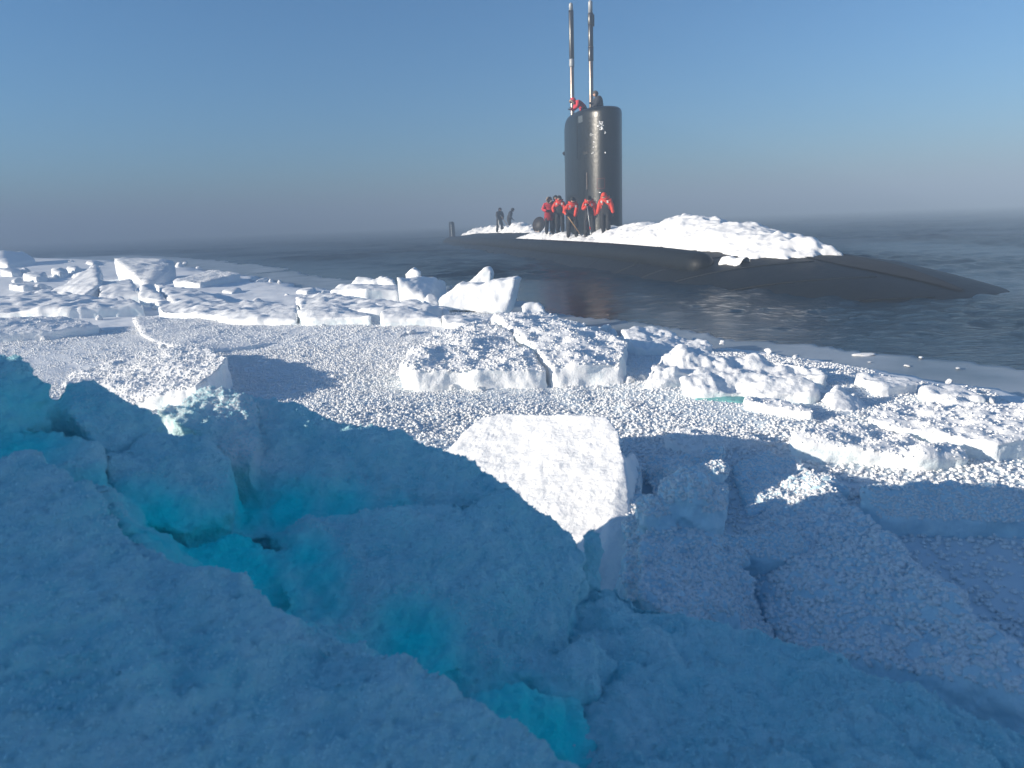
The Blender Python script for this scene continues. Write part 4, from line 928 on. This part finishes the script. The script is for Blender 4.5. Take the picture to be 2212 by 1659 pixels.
# --- near: shaded ridge with light glowing through its hollows painted as turquoise
RIDGE = [
    drop([D(190, 1042, 1.80), D(280, 1152, 1.66), D(300, 1120, 1.86), D(220, 1060, 1.88)]), drop([D(280, 1165, 1.64), D(400, 1302, 1.52), D(470, 1240, 1.78), D(400, 1172, 1.88), D(300, 1140, 1.84)]),
    drop([D(400, 1302, 1.52), D(530, 1296, 1.52), D(580, 1310, 1.72), D(470, 1255, 1.80)]), drop([D(530, 1296, 1.52), D(700, 1402, 1.40), D(780, 1415, 1.58), D(600, 1310, 1.73)]),
    drop([D(700, 1402, 1.40), D(870, 1462, 1.33), D(920, 1475, 1.57), D(760, 1405, 1.62)]), drop([D(870, 1462, 1.33), D(1000, 1546, 1.27), D(1060, 1535, 1.5), D(920, 1480, 1.57)]),
    drop([D(1140, 1440, 1.70), D(1270, 1395, 1.77), D(1300, 1500, 1.62), D(1180, 1525, 1.57)]),
    drop([D(470, 870, 2.58), D(540, 852, 2.62), D(660, 880, 2.6), D(800, 920, 2.58), D(930, 968, 2.55), D(1000, 1030, 2.45), D(1100, 1052, 2.45),      D(505, 1010, 2.35), D(520, 1068, 2.28), D(700, 1082, 2.28), D(900, 1098, 2.28), D(1100, 1130, 2.25)]),
    drop([D(345, 892, 2.42), D(395, 868, 2.5), D(440, 836, 2.60), D(500, 846, 2.58), D(548, 868, 2.54), D(560, 950, 2.40), D(540, 1010, 2.29), D(500, 1008, 2.29), D(420, 930, 2.33)]),
    drop([D(585, 1158, 2.05), D(650, 1128, 2.1), D(900, 1122, 2.15), D(1100, 1062, 2.3), D(1200, 1120, 2.25), D(1245, 1160, 2.2), D(1272, 1196, 2.15), D(1240, 1278, 2.02), D(1215, 1480, 1.72), D(1050, 1520, 1.56), D(900, 1480, 1.58), D(735, 1350, 1.70), D(650, 1210, 1.93)]),
    drop([D(1258, 1148, 2.3), D(1280, 1132, 2.32), D(1302, 1150, 2.3), D(1302, 1260, 2.2), D(1250, 1275, 2.15)]),
    drop([D(-220, 735, 2.15), D(-20, 750, 2.2), D(50, 772, 2.2), D(105, 835, 2.15), D(118, 905, 2.1), D(0, 935, 1.95), D(-150, 930, 1.85)]),
    drop([D(112, 858, 2.15), D(160, 828, 2.25), D(218, 850, 2.25), D(258, 890, 2.2), D(350, 905, 2.3), D(300, 1000, 2.1), D(220, 965, 2.05)]),
    drop([D(225, 985, 2.0), D(330, 930, 2.2), D(430, 943, 2.25), D(502, 990, 2.22), D(503, 1100, 2.05), D(400, 1152, 1.9), D(270, 1120, 1.88)]),
    drop([D(-150, 905, 1.95), D(100, 920, 2.02), D(212, 960, 2.0), D(217, 1050, 1.85), D(120, 1035, 1.82), D(-120, 990, 1.8)]),
    drop([D(505, 1078, 2.30), D(620, 1080, 2.28), D(905, 1100, 2.27), D(900, 1125, 2.22), D(640, 1135, 2.18), D(530, 1165, 2.08), D(510, 1130, 2.15)], .1),
    drop([D(420, 1165, 1.9), D(520, 1150, 1.97), D(700, 1220, 1.95), D(700, 1330, 1.8), D(560, 1330, 1.7), D(420, 1230, 1.75)], .0),
    drop([D(650, 1180, 1.99), D(672, 1185, 1.98), D(694, 1262, 1.85), D(640, 1245, 1.86), D(632, 1200, 1.93)], 0),
    drop([D(852, 1352, 1.76), D(905, 1335, 1.80), D(960, 1350, 1.78), D(1000, 1440, 1.62), D(925, 1458, 1.58), D(868, 1405, 1.66)], .3),
    drop([D(1010, 1490, 1.52), D(1110, 1480, 1.56), D(1255, 1500, 1.58), D(1300, 1700, 1.38), D(1150, 1700, 1.3), D(1000, 1520, 1.45)], 0),
    drop([D(560, 1195, 1.93), D(600, 1180, 1.98), D(640, 1210, 1.96), D(740, 1330, 1.83), D(850, 1430, 1.66), D(760, 1420, 1.6), D(620, 1300, 1.72)]),
    drop([D(1085, 1385, 1.78), D(1140, 1370, 1.82), D(1190, 1400, 1.78), D(1180, 1460, 1.66), D(1110, 1450, 1.66)]),
    drop([D(1190, 1410, 1.75), D(1260, 1375, 1.82), D(1330, 1430, 1.75), D(1300, 1500, 1.65), D(1210, 1490, 1.62)]),
    drop([D(-450, 930, 1.9), D(0, 985, 1.75), D(130, 1008, 1.72), D(270, 1140, 1.56), D(400, 1285, 1.45), D(430, 1760, .92), D(-500, 1760, .9)]),
    drop([D(270, 1150, 1.55), D(400, 1290, 1.45), D(520, 1268, 1.46), D(700, 1388, 1.32), D(700, 1760, .95), D(300, 1760, .92)]),
    drop([D(640, 1350, 1.36), D(700, 1388, 1.32), D(870, 1440, 1.26), D(1000, 1520, 1.2), D(1255, 1665, 1.1), D(1300, 1780, 1.02), D(620, 1780, .93)])]
GLOW_SPOTS = [(520, 1115, 2.2, .11, 1), (620, 1105, 2.22, .10, .95), (740, 1102, 2.24, .09, .8), (860, 1108, 2.25, .07, .6), (480, 1200, 1.9, .14, 1.1), (540, 1230, 1.85, .11, 1), (570, 1300, 1.74, .11, .9), (660, 1215, 1.93, .08, .9),  # hollows where light passing through the ice is painted in turquoise
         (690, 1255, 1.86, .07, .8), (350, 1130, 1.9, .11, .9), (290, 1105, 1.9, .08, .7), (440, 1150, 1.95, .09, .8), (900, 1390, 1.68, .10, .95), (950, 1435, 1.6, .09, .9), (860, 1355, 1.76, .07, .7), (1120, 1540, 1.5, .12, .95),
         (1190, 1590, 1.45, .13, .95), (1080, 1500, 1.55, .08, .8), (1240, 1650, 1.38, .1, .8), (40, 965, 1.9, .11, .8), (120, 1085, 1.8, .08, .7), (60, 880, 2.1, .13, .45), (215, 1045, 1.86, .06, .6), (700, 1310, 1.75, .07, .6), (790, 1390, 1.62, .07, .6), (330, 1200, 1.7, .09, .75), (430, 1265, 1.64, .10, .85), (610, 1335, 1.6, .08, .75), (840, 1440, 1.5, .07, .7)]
NF0 = len(GRAIN_PTS)
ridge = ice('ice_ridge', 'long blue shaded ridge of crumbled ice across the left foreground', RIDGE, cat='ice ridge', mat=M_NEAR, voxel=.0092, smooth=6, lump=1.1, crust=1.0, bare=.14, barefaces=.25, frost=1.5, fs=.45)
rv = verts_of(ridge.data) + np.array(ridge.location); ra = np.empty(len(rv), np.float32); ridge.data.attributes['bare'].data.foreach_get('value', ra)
for (px, py, d_, r_, st) in GLOW_SPOTS:
    c_ = np.array(D(px, py, d_)); ra = np.maximum(ra, 1.1 * st * np.exp(-(((rv - c_) ** 2).sum(1)) / (1.45 * r_) ** 2))  # glow put into the colour, fading out from each hollow
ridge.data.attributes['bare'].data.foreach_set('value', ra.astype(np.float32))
def glow_level(p_):
    return max(st * math.exp(-float(((p_ - np.array(D(px, py, d_))) ** 2).sum()) / (1.45 * r_) ** 2) for (px, py, d_, r_, st) in GLOW_SPOTS)
GRAIN_PTS[NF0:] = [f_ for f_ in GRAIN_PTS[NF0:] if glow_level(np.array(f_[0])) < .30]     # no frost over the painted glow
rw = np.zeros(len(rv))
for (px, py, d_, r_, st) in [(430, 860, 2.55, .20, 1.0), (500, 900, 2.5, .16, .8), (520, 980, 2.35, .12, .7), (380, 890, 2.45, .15, 1.0)]:
    rw = np.maximum(rw, st * np.exp(-(((rv - np.array(D(px, py, d_))) ** 2).sum(1)) / r_ ** 2))
float_attr(ridge.data, 'white', np.clip(rw * 1.3, 0, 1))
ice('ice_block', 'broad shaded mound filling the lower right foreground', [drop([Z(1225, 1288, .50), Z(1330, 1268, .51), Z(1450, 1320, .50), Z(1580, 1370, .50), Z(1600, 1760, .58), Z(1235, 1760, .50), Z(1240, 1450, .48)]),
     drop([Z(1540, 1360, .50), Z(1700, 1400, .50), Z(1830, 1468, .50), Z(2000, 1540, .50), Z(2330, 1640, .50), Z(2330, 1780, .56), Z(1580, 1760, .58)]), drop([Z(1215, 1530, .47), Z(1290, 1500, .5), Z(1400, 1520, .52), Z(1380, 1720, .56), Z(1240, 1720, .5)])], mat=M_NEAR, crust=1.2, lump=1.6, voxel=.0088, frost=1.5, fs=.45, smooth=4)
# --- the tall ridge to the left, outside the picture, that shades the foreground
rp_ = [(-4.6, -5.5, 2.2), (-4.1, -3.2, 2.4), (-3.7, -1.2, 2.45), (-3.6, .2, 2.4), (-3.6, 1.1, 2.22), (-3.65, 1.62, 1.98)]
hs = []
for (xa, ya, ha), (xb, yb, hb) in zip(rp_, rp_[1:]):
    hs.append([Vector((xa - .9, ya, -.05)), Vector((xa + .7, ya, -.05)), Vector((xa, ya, ha)), Vector((xb - .9, yb + .05, -.05)), Vector((xb + .7, yb + .05, -.05)), Vector((xb, yb + .02, hb)), Vector((xa + .35, ya, ha * .8)), Vector((xb + .35, yb, hb * .8))])
ice('ice_ridge', 'tall jagged pressure ridge of ice left of the picture, shading the foreground', hs, cat='ice ridge', voxel=.05, lump=1.6)

# --- loose chunks
protos = []
for k in range(5):
    bm = bmesh.new(); bmesh.ops.create_icosphere(bm, subdivisions=3, radius=1.0); me = bm_mesh(bm, 'ice_chunk')
    v = verts_of(me); n_ = normals_of(me)
    f_ = fbm(v * 1.3 + k * 7, 3, .55, k) * .35 + (0.5 - worley(v * 2.6 + k * 3, k)) * .35
    v = v + n_ * f_[:, None]; v[:, 2] *= .72; v[:, 0] *= 1.0 + .35 * (k % 3); float_attr(me, 'bare', np.zeros(len(v))); set_verts(me, v); me.materials.append(M_SNOW); protos.append(me)
chunk_px = [(155, 567, 5), (205, 580, 7), (175, 600, 9), (130, 592, 7), (55, 590, 9), (40, 610, 10), (92, 625, 9), (66, 640, 8), (390, 577, 8), (400, 572, 5), (430, 580, 4), (548, 606, 6), (566, 608, 6), (585, 608, 5), (604, 610, 4),
            (30, 660, 9), (110, 676, 11), (170, 668, 8), (215, 690, 7), (130, 730, 7), (100, 735, 9), (352, 752, 9), (350, 790, 11), (330, 800, 6), (775, 700, 9), (720, 728, 5), (890, 722, 9), (870, 726, 6), (810, 712, 5),
            (700, 706, 5), (1285, 714, 9), (1310, 712, 10), (1240, 703, 6), (1360, 824, 11), (1385, 818, 8), (1290, 836, 5), (980, 838, 7), (1040, 842, 6), (1845, 862, 9), (1700, 905, 6), (1790, 905, 8), (1830, 910, 6), (1860, 900, 7),
            (1930, 838, 7), (2050, 826, 6), (2120, 848, 7), (1660, 760, 6), (1720, 772, 5), (1560, 742, 6), (1500, 736, 5), (2140, 868, 8), (1960, 1010, 8), (2010, 1015, 6), (660, 645, 6), (690, 640, 7), (700, 634, 6), (620, 640, 5), (560, 655, 6), (520, 664, 6), (430, 668, 7), (390, 664, 8), (340, 668, 7), (460, 676, 5)]
CH = []
for k, (px, py, r_) in enumerate(chunk_px):
    p_ = Z(px, py, ICE); s_ = r_ * p_.y / FOC
    o = bpy.data.objects.new('ice_chunk', protos[k % 5]); COL.objects.link(o)
    o.location = (p_.x, p_.y, ICE + s_ * .25); o.rotation_euler = (RNG.uniform(-.2, .2), RNG.uniform(-.2, .2), RNG.uniform(0, 6.28)); o.scale = (s_ * RNG.uniform(.9, 1.3), s_, s_ * RNG.uniform(.9, 1.3))
    CH.append((px, py, o))
MARKS = [(40, 600, 'near the leftmost far slab'), (170, 590, 'before the pointed tilted block'), (400, 577, 'behind the flat slab'), (575, 607, 'left of the wide water-edge block'), (130, 672, 'above the shaded berm'), (110, 733, 'below the shaded berm'),
         (345, 785, 'on and around the tipped plate'), (400, 668, 'at the foot of the left snow banks'), (650, 642, 'behind the broken ledge'), (760, 708, 'before the broken ledge'), (880, 724, 'left of the central slab'), (1280, 710, 'behind the central slab'),
         (1372, 821, 'right of the central slab'), (1100, 840, 'before the central slab'), (1530, 740, 'behind the double-ridged block'), (1690, 766, 'far right of the double-ridged block'), (1845, 862, 'beside the pointed pyramid'), (1790, 906, 'below the pointed pyramid'), (2060, 840, 'behind the thick slab'), (1985, 1012, 'before the long low slab')]
GR = {}
for px, py, o in CH: GR.setdefault(min(MARKS, key=lambda m_: (m_[0] - px) ** 2 + 4 * (m_[1] - py) ** 2)[2], []).append((px, o))
ORD = ['leftmost', 'second from left', 'third from left', 'fourth from left', 'fifth from left', 'sixth from left', 'seventh from left', 'eighth from left']
for nm, lst in GR.items():
    for k, (px, o) in enumerate(sorted(lst, key=lambda t: t[0])):
        lab = f'loose ice chunk {nm}' if len(lst) == 1 else f'{ORD[k]} of the ice chunks {nm}'
        tag(o, lab, 'ice chunk', 'small loose ice chunks scattered over the floe')
# bits of ice on the grey new ice and in the water
for k, (px, py, r_) in enumerate([(1868, 766, 9), (1990, 772, 5), (1960, 790, 4), (1880, 782, 3), (2070, 795, 4)]):
    p_ = Z(px, py, .03); s_ = r_ * p_.y / FOC
    o = bpy.data.objects.new('ice_chunk', protos[(k + 2) % 5]); COL.objects.link(o); o.location = (p_.x, p_.y, .03); o.scale = (s_ * 1.5, s_, s_ * .5); o.rotation_euler = (0, 0, k)
    tag(o, ['largest bit of ice on the grey new ice, left of the others', 'second largest bit of ice on the grey new ice, at the far side', 'tiny bit of ice low between the others on the grey new ice', 'smallest bit of ice on the grey new ice below the largest', 'rightmost tiny bit of ice on the grey new ice'][k], 'ice chunk', 'tiny ice bits on the grey new ice')

# ------------------------------------------------------------------ frost flowers
n1 = []
for (r0, r1, sp, s0) in ((1.3, 4.2, .028, .0140), (4.2, 7, .0245, .0120), (7, 10, .027, .0115), (10, 14, .042, .0120)):
    A_ = .78; area = A_ * (r1 * r1 - r0 * r0); n_ = int(area / sp ** 2)
    r_ = np.sqrt(RNG.uniform(r0 * r0, r1 * r1, n_)); a_ = RNG.uniform(-A_, A_, n_)
    x, y = r_ * np.sin(a_), r_ * np.cos(a_)
    z, d = ground_z(x, y)
    dens = 0.5 + 0.5 * vnoise(np.stack([x * .8, y * .8, x * 0], 1), 91)
    ok = (d > .25) & (RNG.uniform(0, 1, n_) < .55 + .45 * dens)
    x, y, z = x[ok], y[ok], z[ok]
    s_ = s0 * RNG.uniform(.55, 1.25, len(x)) * (0.8 + .3 * vnoise(np.stack([x * 1.1, y * 1.1, x * 0], 1), 55))
    n1.append(np.stack([x, y, z + s_ * .45, x * 0, x * 0, x * 0 + 1, s_], 1))
n1 = np.concatenate(n1)
if FLOWER_PTS:
    n2 = np.array([[*p_, *n_, s_] for p_, n_, s_ in FLOWER_PTS]); n1 = np.concatenate([n1, n2])
def scatter(name, n1, mat, label, sub=3):
    me = bpy.data.meshes.new(name); me.vertices.add(len(n1)); me.vertices.foreach_set('co', n1[:, :3].astype(np.float32).ravel())
    float_attr(me, 'size', n1[:, 6])
    rot = np.stack([RNG.uniform(-.5, .5, len(n1)), RNG.uniform(-.5, .5, len(n1)), RNG.uniform(0, 6.28, len(n1))], 1)
    at_ = me.attributes.new('rot', 'FLOAT_VECTOR', 'POINT'); at_.data.foreach_set('vector', rot.astype(np.float32).ravel())
    me.update()
    pc = bpy.data.collections.new(name + '_prototypes')
    for k in range(5):
        bm = bmesh.new(); bmesh.ops.create_icosphere(bm, subdivisions=sub, radius=1.0); pm = bm_mesh(bm, 'crystal')
        v = verts_of(pm); n_ = v / np.linalg.norm(v, axis=1)[:, None]
        f_ = 1.05 * np.exp(-(worley(n_ * 2.0 + k * 9.1, k) / .40) ** 2) + .30 * np.exp(-(worley(n_ * 4.6 + k * 4.1, k + 2) / .36) ** 2)
        v = n_ * (0.50 + f_)[:, None]; v[:, 2] *= .7; set_verts(pm, v); pm.materials.append(mat)
        pc.objects.link(bpy.data.objects.new('crystal', pm))
    ng = bpy.data.node_groups.new(name, 'GeometryNodeTree')
    ng.interface.new_socket('Geometry', in_out='INPUT', socket_type='NodeSocketGeometry'); ng.interface.new_socket('Geometry', in_out='OUTPUT', socket_type='NodeSocketGeometry')
    N = ng.nodes.new; L = ng.links.new
    gi, go = N('NodeGroupInput'), N('NodeGroupOutput'); ip = N('GeometryNodeInstanceOnPoints'); ci = N('GeometryNodeCollectionInfo')
    ci.inputs['Collection'].default_value = pc; ci.inputs['Separate Children'].default_value = True; ci.inputs['Reset Children'].default_value = True
    na = N('GeometryNodeInputNamedAttribute'); na.data_type = 'FLOAT'; na.inputs['Name'].default_value = 'size'
    nr_ = N('GeometryNodeInputNamedAttribute'); nr_.data_type = 'FLOAT_VECTOR'; nr_.inputs['Name'].default_value = 'rot'
    L(gi.outputs[0], ip.inputs['Points']); L(ci.outputs[0], ip.inputs['Instance']); ip.inputs['Pick Instance'].default_value = True
    L(na.outputs['Attribute'], ip.inputs['Scale']); L(nr_.outputs['Attribute'], ip.inputs['Rotation']); L(ip.outputs[0], go.inputs[0])
    ff = link(name, me, mat); md = ff.modifiers.new('scatter', 'NODES'); md.node_group = ng
    return tag(ff, label, 'frost', kind='stuff')
scatter('frost_flowers', n1, M_FROST, 'white frost flowers covering the sea ice')
if GRAIN_PTS:
    M_GRAIN = simple('ice_grains', (0.50, 0.82, 0.88), rough=0.7, noise=0.15, scale=20, spec=0.2)
    scatter('frost_grains', np.array([[*p_, *n_, s_] for p_, n_, s_ in GRAIN_PTS]), M_GRAIN, 'fine blue-white ice grains crusting the near ridge', 2)

# ------------------------------------------------------------------ sea smoke
HZ = dict(density=0.0088, col=(0.305, 0.395, 0.515), g=-0.25)
bm = bmesh.new(); box(bm, (3200, 3200, 21.6), Matrix.Translation((0, 0, 2.0)))      # bottom -8.8 (below the keel), top 12.8
hz = link('haze', bm_mesh(bm, 'haze', False)); m = bpy.data.materials.new('sea_smoke'); m.use_nodes = True; nt = m.node_tree
nt.nodes.clear(); out = nt.nodes.new('ShaderNodeOutputMaterial'); pv = nt.nodes.new('ShaderNodeVolumePrincipled')
pv.inputs['Density'].default_value = HZ['density']; pv.inputs['Color'].default_value = (*HZ['col'], 1); pv.inputs['Anisotropy'].default_value = HZ['g']
nt.links.new(pv.outputs['Volume'], out.inputs['Volume'])
hz.data.materials.append(m); tag(hz, 'thin cold sea smoke drifting over the lead', 'haze', kind='stuff')
